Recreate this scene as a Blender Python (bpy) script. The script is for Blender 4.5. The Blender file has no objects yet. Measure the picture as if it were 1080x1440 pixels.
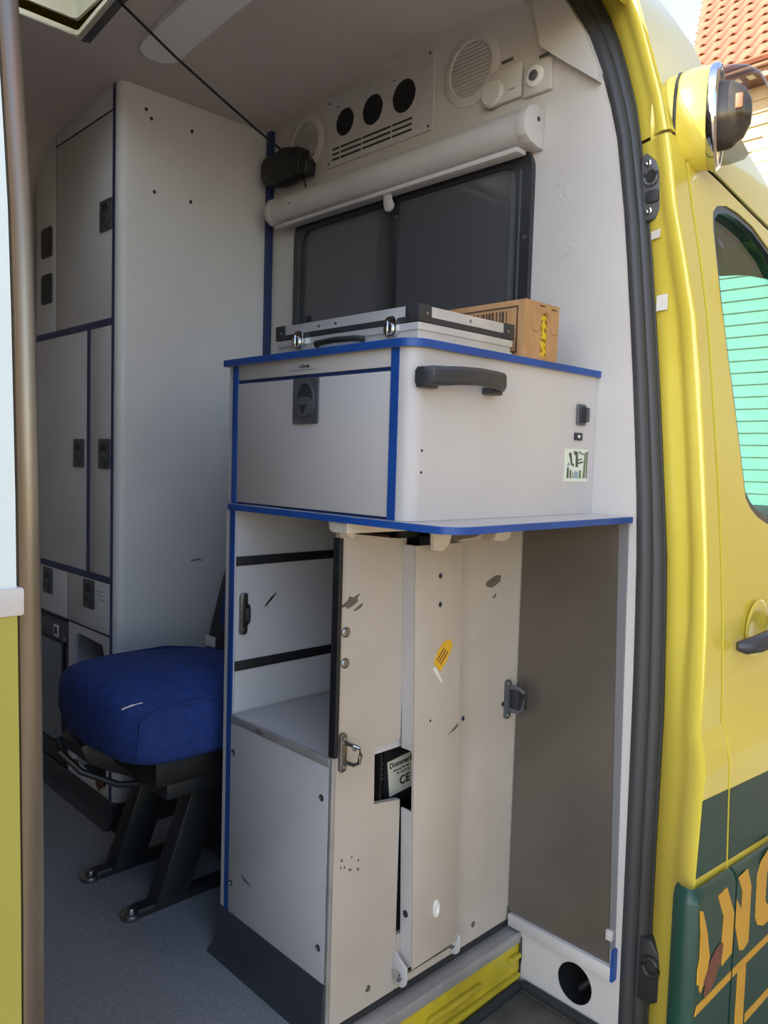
import bpy, bmesh, math, random
from mathutils import Vector, Matrix
random.seed(7)
S = bpy.context.scene
COL = S.collection

# ------------------------------------------------------------------ camera
CAM = Vector((-0.7687, -0.7485, 0.90))
FPX, YAW, PITCH, ROLL = 1105.84, math.radians(45.9568), math.radians(-3.7533), math.radians(1.6766)
fw = Vector((math.cos(YAW) * math.cos(PITCH), math.sin(YAW) * math.cos(PITCH), math.sin(PITCH)))
rt = Vector((math.sin(YAW), -math.cos(YAW), 0)); up = rt.cross(fw)
r2 = rt * math.cos(ROLL) + up * math.sin(ROLL); u2 = -rt * math.sin(ROLL) + up * math.cos(ROLL)
cd = bpy.data.cameras.new('camera'); cam = bpy.data.objects.new('camera', cd); COL.objects.link(cam)
cam.matrix_world = Matrix(((r2.x, u2.x, -fw.x, CAM.x), (r2.y, u2.y, -fw.y, CAM.y), (r2.z, u2.z, -fw.z, CAM.z), (0, 0, 0, 1)))
cd.sensor_fit = 'HORIZONTAL'; cd.sensor_width = 36; cd.lens = FPX / 1080 * 36; cd.clip_start = 0.02
S.camera = cam

# ------------------------------------------------------------------ light
SUN_DIR = Vector((-0.78, 0.27, 0.57)).normalized()      # towards the sun
w = bpy.data.worlds.new('sky'); S.world = w; w.use_nodes = True
nt = w.node_tree; nt.nodes.clear()
sky = nt.nodes.new('ShaderNodeTexSky'); sky.sky_type = 'NISHITA'; sky.sun_disc = False
sky.sun_elevation = math.asin(SUN_DIR.z); sky.sun_rotation = math.atan2(SUN_DIR.x, SUN_DIR.y)
sky.air_density = 1.0; sky.dust_density = 1.0; sky.ozone_density = 1.0
bg = nt.nodes.new('ShaderNodeBackground'); bg.inputs['Strength'].default_value = 0.35
wo = nt.nodes.new('ShaderNodeOutputWorld')
tn = nt.nodes.new('ShaderNodeMix'); tn.data_type = 'RGBA'; tn.blend_type = 'MULTIPLY'; tn.inputs['Factor'].default_value = 1.0
tn.inputs['B'].default_value = (1.0, 0.905, 0.82, 1)      # hazy warm day
nt.links.new(sky.outputs[0], tn.inputs['A']); nt.links.new(tn.outputs['Result'], bg.inputs[0]); nt.links.new(bg.outputs[0], wo.inputs[0])
sd = bpy.data.lights.new('sun', 'SUN'); sd.energy = 7.0; sd.angle = math.radians(0.53); sd.color = (1, 0.92, 0.80)
so = bpy.data.objects.new('sun', sd); COL.objects.link(so); so.location = (-6, 6, 8)
so.rotation_euler = (-SUN_DIR).to_track_quat('-Z', 'Y').to_euler()
vs = S.view_settings; vs.view_transform = 'Standard'; vs.look = 'None'; vs.gamma = 1; vs.use_curve_mapping = False
vs.exposure = 1.2
try:
    S.cycles.use_denoising = True; S.cycles.max_bounces = 12; S.cycles.diffuse_bounces = 8
except Exception: pass

# ------------------------------------------------------------------ materials
def lin(h):
    h = h.lstrip('#'); out = []
    for i in (0, 2, 4):
        c = int(h[i:i + 2], 16) / 255
        out.append(c / 12.92 if c <= 0.04045 else ((c + 0.055) / 1.055) ** 2.4)
    return (*out, 1)
def M(name, col, rough=0.5, metal=0.0, col2=None, scale=20, bump=0.0, bscale=200, coat=0.0, stretch=(1, 1, 1), ramp=(0.35, 0.65), detail=4, spec=0.5):
    m = bpy.data.materials.new(name); m.use_nodes = True
    n = m.node_tree.nodes; L = m.node_tree.links; b = n['Principled BSDF']
    b.inputs['Base Color'].default_value = lin(col); b.inputs['Roughness'].default_value = rough
    b.inputs['Metallic'].default_value = metal; b.inputs['Coat Weight'].default_value = coat
    b.inputs['Specular IOR Level'].default_value = spec
    tc = n.new('ShaderNodeTexCoord'); mp = n.new('ShaderNodeMapping'); mp.inputs['Scale'].default_value = stretch
    L.new(tc.outputs['Object'], mp.inputs[0])
    if col2:
        t = n.new('ShaderNodeTexNoise'); t.inputs['Scale'].default_value = scale; t.inputs['Detail'].default_value = detail
        L.new(mp.outputs[0], t.inputs['Vector'])
        r = n.new('ShaderNodeValToRGB'); r.color_ramp.elements[0].position = ramp[0]; r.color_ramp.elements[1].position = ramp[1]
        r.color_ramp.elements[0].color = lin(col2); r.color_ramp.elements[1].color = lin(col)
        L.new(t.outputs['Fac'], r.inputs[0]); L.new(r.outputs[0], b.inputs['Base Color'])
    if bump:
        t2 = n.new('ShaderNodeTexNoise'); t2.inputs['Scale'].default_value = bscale; t2.inputs['Detail'].default_value = 3
        L.new(mp.outputs[0], t2.inputs['Vector'])
        bp = n.new('ShaderNodeBump'); bp.inputs['Strength'].default_value = bump; bp.inputs['Distance'].default_value = 0.002
        L.new(t2.outputs['Fac'], bp.inputs['Height']); L.new(bp.outputs[0], b.inputs['Normal'])
    return m
def glassmat(name, tint, ior=1.5, rough=0.0):
    m = bpy.data.materials.new(name); m.use_nodes = True
    n = m.node_tree.nodes; L = m.node_tree.links; n.clear()
    o = n.new('ShaderNodeOutputMaterial'); mix = n.new('ShaderNodeMixShader'); tr = n.new('ShaderNodeBsdfTransparent')
    gl = n.new('ShaderNodeBsdfGlossy'); lw = n.new('ShaderNodeLayerWeight'); pw = n.new('ShaderNodeMath'); pw.operation = 'POWER'; pw.inputs[1].default_value = 4.0
    fr = n.new('ShaderNodeMath'); fr.operation = 'MULTIPLY_ADD'; fr.inputs[1].default_value = (ior - 1) * 1.4; fr.inputs[2].default_value = ((ior - 1) / (ior + 1)) ** 2
    L.new(lw.outputs['Facing'], pw.inputs[0]); L.new(pw.outputs[0], fr.inputs[0])
    tr.inputs[0].default_value = lin(tint); gl.inputs['Roughness'].default_value = rough
    L.new(fr.outputs[0], mix.inputs[0]); L.new(tr.outputs[0], mix.inputs[1]); L.new(gl.outputs[0], mix.inputs[2]); L.new(mix.outputs[0], o.inputs[0])
    return m
def translucent(name, col, mix_t=0.6):
    m = bpy.data.materials.new(name); m.use_nodes = True
    n = m.node_tree.nodes; L = m.node_tree.links; n.clear()
    o = n.new('ShaderNodeOutputMaterial'); mix = n.new('ShaderNodeMixShader'); mix.inputs[0].default_value = mix_t
    d = n.new('ShaderNodeBsdfDiffuse'); t = n.new('ShaderNodeBsdfTranslucent')
    d.inputs[0].default_value = lin(col); t.inputs[0].default_value = lin(col)
    L.new(d.outputs[0], mix.inputs[1]); L.new(t.outputs[0], mix.inputs[2]); L.new(mix.outputs[0], o.inputs[0])
    return m

WHITE = M('white_laminate', 'C8C3C0', 0.42, col2='BEB9B7', scale=3, bump=0.03, bscale=600)
WALLW = M('white_bulkhead_paint', 'CBC7C3', 0.5, col2='C2BDBA', scale=2.5, bump=0.08, bscale=350)
CEILM = M('grey_ceiling_lining', 'CFC6C2', 0.6, col2='C4BBB7', scale=2, bump=0.05, bscale=250)
PANEL = M('aged_white_panel', 'C1B6AA', 0.5, col2='B4A89B', scale=4, bump=0.05, bscale=300)
PANELG = M('pale_grey_panel', 'C8C6C8', 0.45, col2='BAB8BA', scale=4, bump=0.05, bscale=500)
TALLG = M('grey_white_cabinet_panel', 'E0DFE0', 0.42, col2='D7D6D7', scale=3, bump=0.05, bscale=500)
BLUE = M('blue_edge_band', '1E4F9E', 0.4, col2='1A458C', scale=8)
NAVY = M('navy_edge_strip', '22386E', 0.45, col2='1B2E5C', scale=8)
DKLINE = M('dark_joint', '23283A', 0.6)
BLACK = M('black_plastic', '17181A', 0.5, col2='1E1F21', scale=40)
BLACKR = M('black_rubber', '26282A', 0.45, col2='303234', scale=6, bump=0.05, bscale=120, stretch=(1, 1, 0.1))
SEALM = M('charcoal_door_seal', '3C3D40', 0.5, col2='333437', scale=5, bump=0.06, bscale=100, stretch=(1, 1, 0.08))
GREYP = M('grey_plastic', '56585C', 0.45, col2='4C4E52', scale=30)
GREYD = M('dark_grey_plastic', '2E3034', 0.5)
HANDLE = M('charcoal_handle', '3A3B40', 0.35, col2='33343A', scale=30)
STEEL = M('brushed_steel', '9C9C9C', 0.35, 1.0, col2='868686', scale=30, stretch=(1, 1, 8))
ALU = M('aluminium', 'BBB8B6', 0.45, 0.45, col2='A9A6A4', scale=15, bump=0.05, bscale=200)
CHROME = M('chrome', 'C9CACD', 0.12, 1.0)
METALP = M('dull_metal_panel', '7C746C', 0.42, 0.55, col2='6E675F', scale=5, bump=0.06, bscale=500)
VINYL = M('grey_vinyl_floor', '989A9E', 0.6, col2='808286', scale=220, bump=0.15, bscale=500, ramp=(0.3, 0.7))
KICK = M('dark_vinyl_skirting', '3A3F44', 0.5, col2='34383D', scale=10, bump=0.04, bscale=400)
FABRIC = M('blue_seat_fabric', '1F3C84', 0.85, col2='1A3474', scale=60, bump=0.25, bscale=900)
SEATB = M('dark_seat_plastic', '131416', 0.6)
FRAMEB = M('black_painted_steel', '1D2023', 0.45, col2='25282B', scale=40)
YEL = M('yellow_paint', 'D9C94E', 0.3, col2='D2C048', scale=3, coat=0.6)
YELD = M('yellow_primer_paint', 'CDB72E', 0.4, col2='9C8B2A', scale=7)
GREEN = M('dark_green_film', '194238', 0.4, col2='153A31', scale=5)
GOLD = M('golden_film', 'D2A02E', 0.35, col2='C7962A', scale=6)
RUST = M('rust_brown', '7A4A38', 0.7, col2='6A3E2E', scale=60)
DKGLASS = M('dark_tinted_glass', '4E4F53', 0.06, spec=0.6)
FRAMEG = M('black_window_rubber', '2B2D31', 0.35)
CABGLASS = glassmat('green_tinted_glass', 'C0DFE0')
LENS = glassmat('clear_lens', 'D2CEC6', ior=1.45, rough=0.08)
DOME = translucent('milky_acrylic', 'E6F0FA', 0.95)
FROST = M('frosted_window_film', 'D9E2E2', 0.35, col2='CDD8D8', scale=3)
CREAM = M('cream_hatch_plastic', 'E5DFC6', 0.45, col2='D9D2B6', scale=6)
CARD = M('brown_cardboard', 'B98F62', 0.8, col2='AC8356', scale=40, bump=0.1, bscale=120)
CARDD = M('dark_cardboard_print', '4B382B', 0.8)
PACK = M('yellow_printed_packet', 'E3C22E', 0.4, col2='8A6A2A', scale=170, ramp=(0.42, 0.5))
CASEALU = M('case_aluminium', 'CDCDCF', 0.38, 0.35, col2='BFBFC2', scale=12, stretch=(1, 1, 4))
CASEPAN = M('case_silver_panel', 'C2C2C4', 0.45, 0.3, col2='B6B6B8', scale=50, bump=0.1, bscale=300)
PAPER = M('white_paper', 'E2E0DA', 0.6)
CREAMLBL = M('cream_label', 'D9D3BE', 0.5)
INK = M('black_ink', '1A1A1A', 0.7)
GREYINK = M('grey_ink', '6B6B6B', 0.7)
STKY = M('yellow_sticker', 'E0AE2E', 0.5)
GREYVENT = M('pale_grey_plate', 'C3C0C0', 0.45, 0.0, col2='BBB8B8', scale=20)
MESHB = M('black_mesh', '101216', 0.6, col2='1B1D22', scale=400)
CONC = M('grey_concrete_paving', '787269', 0.85, col2='68635B', scale=4, bump=0.3, bscale=30)
MAT = M('worn_step_mat', '6B665C', 0.7, col2='4C4942', scale=9, bump=0.2, bscale=150)
TILE = M('terracotta_tile', '8F5B40', 0.7, col2='7A4A34', scale=4, bump=0.2, bscale=40)
SIDING = M('cream_siding', 'E9DEC4', 0.6, col2='E0D4B8', scale=3)
WOOD = M('brown_fascia_wood', '7A5638', 0.6, col2='684830', scale=8, stretch=(1, 0.2, 4))
CHIP = M('bare_chipboard', '6E6156', 0.8, col2='5B5047', scale=80)
TORN = M('torn_laminate', 'D6CABC', 0.6, col2='CBBEAF', scale=30)
HEADL = M('cab_headliner', '9C8D7C', 0.8, col2='94866F', scale=10)
DASH = M('cab_dashboard', '9EB5AC', 0.6, col2='8FA89F', scale=8)
TYRE = M('tyre_black', '141414', 0.8)
GLUE = M('dry_white_glue', 'E8E4DE', 0.4)
BROWNH = M('brown_steel_edge', '958A7D', 0.30, 0.75, col2='857A6E', scale=12, stretch=(1, 1, 0.3))

# ------------------------------------------------------------------ builders
WL = {}
def link(o, parent, wloc):
    COL.objects.link(o)
    if parent is not None:
        o.parent = parent; o.location = Vector(wloc) - WL[parent.name]
    else: o.location = wloc
    WL[o.name] = Vector(wloc); return o
def thing(name, loc, label, cat, group=None):
    o = bpy.data.objects.new(name, None); o.empty_display_size = 0.05
    link(o, None, loc); o['label'] = label; o['category'] = cat
    if group: o['group'] = group
    return o
def tag(o, label, cat, group=None):
    o['label'] = label; o['category'] = cat
    if group: o['group'] = group
    return o
def struct(o): o['kind'] = 'structure'; return o

class MB:
    def __init__(s): s.bm = bmesh.new()
    def _merge(s, b, mi=0):
        me = bpy.data.meshes.new('tmp'); 
        for f in b.faces: f.material_index = mi
        b.to_mesh(me); b.free(); s.bm.from_mesh(me); bpy.data.meshes.remove(me); return s
    def box(s, x0, x1, y0, y1, z0, z1, bev=0.0, mi=0, seg=2, mtx=None):
        b = bmesh.new(); bmesh.ops.create_cube(b, size=1)
        for v in b.verts: v.co = Vector(((x0 + x1) / 2 + v.co.x * (x1 - x0), (y0 + y1) / 2 + v.co.y * (y1 - y0), (z0 + z1) / 2 + v.co.z * (z1 - z0)))
        if bev: bmesh.ops.bevel(b, geom=b.edges[:], offset=bev, segments=seg, affect='EDGES', profile=0.5)
        if mtx: b.transform(mtx)
        return s._merge(b, mi)
    def prism(s, pts, ax, lo, hi, bev=0.0, mi=0, holes=(), seg=2):
        """2D outline (other two axes in order) with holes, extruded lo..hi along ax."""
        b = bmesh.new(); i = 'XYZ'.index(ax)
        def mk(p):
            c = list(p); c.insert(i, lo); return b.verts.new(c)
        allE = []
        for loop in [pts] + list(holes):
            vs_ = [mk(p) for p in loop]
            allE += [b.edges.new((vs_[k], vs_[(k + 1) % len(vs_)])) for k in range(len(vs_))]
        if holes: bmesh.ops.triangle_fill(b, edges=allE, use_beauty=True)
        else: b.faces.new(list(b.verts))
        r = bmesh.ops.extrude_face_region(b, geom=b.faces[:])
        d = Vector((0, 0, 0)); d[i] = hi - lo
        bmesh.ops.translate(b, verts=[g for g in r['geom'] if isinstance(g, bmesh.types.BMVert)], vec=d)
        bmesh.ops.recalc_face_normals(b, faces=b.faces[:])
        if bev and not holes: bmesh.ops.bevel(b, geom=b.edges[:], offset=bev, segments=seg, affect='EDGES', profile=0.5)
        return s._merge(b, mi)
    def cyl(s, p0, p1, r, seg=20, r1=None, mi=0):
        p0 = Vector(p0); p1 = Vector(p1); b = bmesh.new()
        bmesh.ops.create_cone(b, cap_ends=True, segments=seg, radius1=r, radius2=r if r1 is None else r1, depth=(p1 - p0).length)
        b.transform(Matrix.Translation((p0 + p1) / 2) @ (p1 - p0).to_track_quat('Z', 'Y').to_matrix().to_4x4())
        return s._merge(b, mi)
    def tube(s, pts, r, seg=8, mi=0, closed=False):
        b = bmesh.new(); pts = [Vector(p) for p in pts]; rings = []; n = len(pts)
        for k, p in enumerate(pts):
            if closed: t = pts[(k + 1) % n] - pts[k - 1]
            else: t = pts[min(k + 1, n - 1)] - pts[max(k - 1, 0)]
            q = t.normalized().to_track_quat('Z', 'Y'); rr = r[k] if isinstance(r, (list, tuple)) else r
            rings.append([b.verts.new(p + q @ Vector((math.cos(2 * math.pi * j / seg) * rr, math.sin(2 * math.pi * j / seg) * rr, 0))) for j in range(seg)])
        for k in range(n if closed else n - 1):
            A, B = rings[k], rings[(k + 1) % n]
            for j in range(seg): b.faces.new((A[j], A[(j + 1) % seg], B[(j + 1) % seg], B[j]))
        if not closed: b.faces.new(rings[0][::-1]); b.faces.new(rings[-1])
        bmesh.ops.recalc_face_normals(b, faces=b.faces[:])
        return s._merge(b, mi)
    def lathe(s, prof, mtx, seg=32, mi=0):
        """profile of (radius, height) turned about local Z."""
        b = bmesh.new(); rings = []
        for (r, h) in prof: rings.append([b.verts.new((r * math.cos(2 * math.pi * j / seg), r * math.sin(2 * math.pi * j / seg), h)) for j in range(seg)])
        for k in range(len(prof) - 1):
            for j in range(seg): b.faces.new((rings[k][j], rings[k][(j + 1) % seg], rings[k + 1][(j + 1) % seg], rings[k + 1][j]))
        if prof[0][0] > 1e-5: b.faces.new(rings[0][::-1])
        if prof[-1][0] > 1e-5: b.faces.new(rings[-1])
        bmesh.ops.remove_doubles(b, verts=b.verts[:], dist=1e-6)
        bmesh.ops.recalc_face_normals(b, faces=b.faces[:]); b.transform(mtx)
        return s._merge(b, mi)
    def loft(s, rows, mi=0, close=False, caps=False):
        b = bmesh.new(); R_ = [[b.verts.new(p) for p in row] for row in rows]
        for k in range(len(R_) - 1):
            n = len(R_[k])
            for j in range(n if close else n - 1): b.faces.new((R_[k][j], R_[k][(j + 1) % n], R_[k + 1][(j + 1) % n], R_[k + 1][j]))
        if caps: b.faces.new(R_[0][::-1]); b.faces.new(R_[-1])
        bmesh.ops.recalc_face_normals(b, faces=b.faces[:])
        return s._merge(b, mi)
    def thick(s, t):
        geo = s.bm.faces[:]; bmesh.ops.solidify(s.bm, geom=geo, thickness=t); return s
    def mesh(s, name, mats, angle=40):
        me = bpy.data.meshes.new(name); s.bm.to_mesh(me); s.bm.free()
        for m in (mats if isinstance(mats, (list, tuple)) else [mats]): me.materials.append(m)
        for p in me.polygons: p.use_smooth = True
        me.set_sharp_from_angle(angle=math.radians(angle)); return me
    def obj(s, name, mats, parent=None, label=None, angle=40):
        me = s.mesh(name, mats, angle)
        if not me.vertices: raise RuntimeError('empty ' + name)
        lo = Vector((min(v.co[i] for v in me.vertices) for i in range(3))); hi = Vector((max(v.co[i] for v in me.vertices) for i in range(3)))
        c = (lo + hi) / 2
        if parent is None: c.z = lo.z
        me.transform(Matrix.Translation(-c)); o = bpy.data.objects.new(name, me); link(o, parent, c)
        if label: o['label'] = label
        return o
def inst(name, me, parent, wloc, rot=None):
    o = bpy.data.objects.new(name, me); link(o, parent, Vector(wloc))
    if rot: o.rotation_euler = rot
    return o
def rr(x0, x1, y0, y1, r, n=6):
    """rounded rectangle outline; r a number or four corner radii (x0y0, x1y0, x1y1, x0y1)"""
    if not isinstance(r, (tuple, list)): r = (r,) * 4
    out = []
    for (cx, cy, a0, q) in ((x0 + r[0], y0 + r[0], 180, r[0]), (x1 - r[1], y0 + r[1], 270, r[1]), (x1 - r[2], y1 - r[2], 0, r[2]), (x0 + r[3], y1 - r[3], 90, r[3])):
        if q < 1e-5: out.append((cx, cy)); continue
        for k in range(n + 1):
            a = math.radians(a0 + 90 * k / n); out.append((cx + q * math.cos(a), cy + q * math.sin(a)))
    return out
def circ(cx, cy, rx, ry=None, n=28, a0=0):
    ry = rx if ry is None else ry
    return [(cx + rx * math.cos(2 * math.pi * k / n), cy + ry * math.sin(2 * math.pi * k / n)) for k in range(n)]
def interp(tab, z):
    tab = sorted(tab)
    if z <= tab[0][0]: return tab[0][1]
    for (a, b), (c, d) in zip(tab, tab[1:]):
        if z <= c: return b + (d - b) * (z - a) / (c - a)
    return tab[-1][1]
def axm(origin, xdir, ydir):
    x = Vector(xdir).normalized(); z = x.cross(Vector(ydir)).normalized(); y = z.cross(x)
    return Matrix(((x.x, y.x, z.x, origin[0]), (x.y, y.y, z.y, origin[1]), (x.z, y.z, z.z, origin[2]), (0, 0, 0, 1)))
def text(name, s, size, origin, xdir, ydir, mat, parent, depth=0.0004, bold=0.0, align='LEFT'):
    cu = bpy.data.curves.new('t', 'FONT'); cu.body = s; cu.size = size; cu.extrude = depth; cu.offset = bold; cu.align_x = align; cu.resolution_u = 3
    o = bpy.data.objects.new('t', cu); COL.objects.link(o)
    dg = bpy.context.evaluated_depsgraph_get(); me = bpy.data.meshes.new_from_object(o.evaluated_get(dg))
    bpy.data.objects.remove(o); bpy.data.curves.remove(cu)
    me.transform(axm(origin, xdir, ydir)); b = MB(); b.bm.from_mesh(me); bpy.data.meshes.remove(me)
    return b.obj(name, mat, parent)
def blob(cx, cy, rx, ry, n=11, jit=0.35, rot=0.0, seed=0):
    R = random.Random(seed); out = []
    for k in range(n):
        a = 2 * math.pi * k / n; q = 1 + R.uniform(-jit, jit)
        x, y = rx * q * math.cos(a), ry * q * math.sin(a)
        out.append((cx + x * math.cos(rot) - y * math.sin(rot), cy + x * math.sin(rot) + y * math.cos(rot)))
    return out
def screw_mesh(axis):
    b = MB(); d = {'X': (-1, 0, 0), 'Y': (0, -1, 0), 'Z': (0, 0, 1)}[axis]
    m = Matrix.Identity(4) @ Vector(d).to_track_quat('Z', 'Y').to_matrix().to_4x4()
    b.lathe([(0.0055, 0), (0.0055, 0.0008), (0.0045, 0.0016), (0.0026, 0.0016), (0.0022, 0.0006), (0, 0.0006)], m, 16)
    return b.mesh('screw', [STEEL])
SCREW_X, SCREW_Y = screw_mesh('X'), screw_mesh('Y')
def hole_mesh(axis, rx, rz):
    b = MB(); n = 16
    if axis == 'X': b.prism(circ(0, 0, rx, rz, n), 'X', -0.0008, 0.0008)
    else: b.prism(circ(0, 0, rx, rz, n), 'Y', -0.0008, 0.0008)
    return b.mesh('screw_hole', [DKLINE])
HOLE_X, HOLE_Y = hole_mesh('X', .0038, .0045), hole_mesh('Y', .0038, .0045)
# flush compartment latch facing -X
def latch_mesh():
    b = MB()
    b.prism(rr(-.031, .031, -.0355, .0355, .004, 3), 'X', -.003, 0, mi=0)
    outer = circ(0, 0, .0235, .030, 28); inner = circ(0, 0, .0205, .027, 28)
    b.prism(outer, 'X', -.0055, -.003, mi=0, holes=[inner])
    b.prism(circ(0, 0, .0205, .027, 28), 'X', -.0036, -.003, mi=1)
    tab = [(-.0205, .000)] + [(.0195 * math.cos(math.radians(a)), .0255 * math.sin(math.radians(a))) for a in range(180, 361, 15)] + [(.0205, .000), (.012, .005), (0, .0065), (-.012, .005)]
    b.prism(tab, 'X', -.0075, -.0036, mi=0)
    b.prism([(-.010, -.006), (0, -.0215), (.010, -.006)], 'X', -.0082, -.0074, mi=1)
    return b.mesh('latch', [GREYP, GREYD])
LATCH = latch_mesh()

# ------------------------------------------------------------------ body profile (height -> Y of the van's flank)
FLANK = [(-.6, -.20), (-.03, -.243), (.194, -.245), (.434, -.238), (.477, -.222), (.62, -.216), (.737, -.207), (.854, -.196), (1.019, -.177), (1.184, -.156), (1.329, -.126), (1.438, -.105), (1.505, -.09), (1.70, -.035), (1.80, .03), (1.88, .15)]
SEALI = [(-.12, -.105), (.0, -.104), (.359, -.102), (.546, -.100), (.729, -.096), (.849, -.090), (1.017, -.076), (1.209, -.056), (1.33, -.042), (1.465, -.021), (1.555, .004), (1.651, .044), (1.729, .091), (1.775, .15), (1.795, .22)]
SEALO = [(-.12, -.139), (.208, -.136), (.486, -.137), (.73, -.129), (.85, -.117), (1.019, -.100), (1.237, -.075), (1.396, -.052), (1.521, -.029), (1.62, .0), (1.726, .046), (1.79, .10), (1.825, .19)]
CORNX = [(-.12, .417), (.073, .417), (.265, .413), (.378, .431), (.472, .452), (.571, .468), (.741, .482), (.855, .484), (1.016, .490), (1.177, .488), (1.256, .477), (1.313, .470), (1.40, .478), (1.498, .484), (1.677, .465), (1.85, .455)]   # rear edge of the flank skin
flank = lambda z: interp(FLANK, z)
BX = 0.468      # bulkhead face
ZS = [-.12, -.05, .05, .15, .25, .35, .42, .45, .48, .55, .65, .75, .85, .95, 1.05, 1.15, 1.25, 1.33, 1.40, 1.46, 1.52, 1.58, 1.64, 1.69, 1.735, 1.775]

# ------------------------------------------------------------------ ground + room shell
struct(MB().box(-9, 14, -9, 9, -.66, -.60).obj('ground', CONC))
struct(MB().box(-.1, 12, -2.7, -2.4, -.6, 7.0).obj('wall_added_blocker', M('brown_blocker_wall', '75654F', .85, col2='6A5B47', scale=3, bump=.2, bscale=20)))  # unseen wall, added to block sky light and darken the van's flank
b = MB().box(-2.3, -.56, -.18, 1.56, -.03, 0).box(-.56, BX, .143, 1.56, -.03, 0)
struct(b.obj('floor', VINYL))
# ceiling: arched lining with the roof-hatch opening left out
HX0, HX1, HY0, HY1 = -.50, -.075, .46, .905
cp = [(-.02, 1.60), (.06, 1.69), (.11, 1.735), (.18, 1.768), (.28, 1.782), (HY0, 1.790), (.62, 1.786), (.76, 1.775), (HY1, 1.757), (1.02, 1.752), (1.2, 1.742), (1.38, 1.725), (1.47, 1.69), (1.56, 1.60)]
b = MB(); bm = b.bm
xs = [-2.3, -.57, HX0, HX1, BX]
for i in range(len(xs) - 1):
    for j in range(len(cp) - 1):
        if xs[i] == HX0 and HY0 <= cp[j][0] < HY1: continue
        if j < 3 and i > 0: continue
        v = [bm.verts.new((x, *p)) for x, p in ((xs[i], cp[j]), (xs[i + 1], cp[j]), (xs[i + 1], cp[j + 1]), (xs[i], cp[j + 1]))]
        bm.faces.new(v)
bmesh.ops.remove_doubles(bm, verts=bm.verts[:], dist=1e-5); bmesh.ops.recalc_face_normals(bm, faces=bm.faces[:])
if bm.faces[0].normal.z > 0: bmesh.ops.reverse_faces(bm, faces=bm.faces[:])
b.thick(-.012)
struct(b.obj('ceiling', CEILM, angle=60))
# bulkhead towards the cab
edge = [(interp(SEALI, z), z) for z in ZS]
pts = edge + [(.22, 1.80), (1.56, 1.80), (1.56, -.12)]
b = MB().prism(pts, 'X', BX, BX + .03, holes=[circ(-.011, -.051, .036, .038, 28), rr(.19, .83, 1.12, 1.46, .02)])
front_wall = struct(b.obj('wall_front', WALLW))
MB().prism(circ(-.011, -.051, .0415, .0435, 28), 'X', BX + .03, BX + .10, holes=[circ(-.011, -.051, .036, .038, 28)]).obj('duct_sleeve', BLACK, front_wall)
MB().prism(circ(-.011, -.051, .0358, .0378, 28), 'X', BX + .0005, BX + .03, holes=[circ(-.011, -.051, .0345, .0365, 28)]).obj('duct_liner', BLACK, front_wall)
MB().prism(circ(-.011, -.051, .041, .043, 28), 'X', BX + .10, BX + .104).obj('duct_end', YELD, front_wall)
MB().tube([(BX + .04, .0, -.085), (BX + .05, -.02, -.06), (BX + .06, -.035, -.045)], .008, 8).obj('duct_cable', BLACK, front_wall)
# dull metal panel, trims
MB().prism([(.140, .024), (-.079, .024), (-.058, .806), (.140, .806)], 'X', BX - .005, BX).obj('metal_panel', METALP, front_wall, 'dull brown-grey metal panel')
MB().prism([(-.079, .05), (-.089, .05), (-.075, .806), (-.058, .806)], 'X', BX - .004, BX).obj('panel_edge_strip', M('grey_edge_strip', '85858A', .4, .3), front_wall)
MB().box(BX - .014, BX, -.089, .134, -.001, .023, .001).obj('bottom_trim', WHITE, front_wall, 'white trim strip')
MB().box(BX - .0145, BX, -.0935, -.0885, -.001, .055).obj('trim_end', BLUE, front_wall, 'blue strip end')
MB().box(BX - .011, BX, -.086, -.074, .068, .086, .001).obj('trim_clip', WHITE, front_wall)
# corner gusset where the cantrail trim meets the bulkhead
g = [(.018, 1.563), (.10, 1.628), (.138, 1.66), (.148, 1.70), (.165, 1.765), (.15, 1.772)] + [(interp(SEALI, z) + .001, z) for z in (1.755, 1.73, 1.69, 1.651, 1.61, 1.58)]
MB().prism(g, 'X', BX - .02, BX).obj('cantrail_trim', WALLW, front_wall)
for k, (cy, cz, ry, rz, sd_) in enumerate([(.089, 1.41, .018, .024, 3), (.090, 1.307, .028, .034, 9)]):
    R = random.Random(sd_)
    for q in range(7):
        y0 = cy + R.uniform(-ry, ry); z0 = cz + R.uniform(-rz, rz); a = R.uniform(-1.3, 1.3); l_ = R.uniform(.010, .024)
        p = [(BX - .0004, y0 + math.cos(a) * l_ * (t - .5), z0 + math.sin(a) * l_ * (t - .5) + .003 * math.sin(t * 5)) for t in (0, .33, .66, 1)]
        MB().tube(p, .0008, 6).obj('tape_residue', WALLW, front_wall)
# left and rear enclosure
b = MB().box(-2.3, 1.3, 1.56, 1.62, -.12, 1.66)
struct(b.obj('wall_left', CEILM))
struct(MB().box(-2.36, -2.3, -.16, 1.62, -.12, 1.80).obj('wall_rear', CEILM))
rows = [[(x, flank(z) + .06, z) for x in (-2.3, -.66)] for z in ZS + [1.80]]
b = MB().loft(rows); b.thick(.02); struct(b.obj('wall_right', WHITE))

# ------------------------------------------------------------------ van body
van = thing('ambulance', (.5, .6, -.6), 'yellow high-roof ambulance with green stripe seen through its side doorway', 'ambulance')
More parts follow.
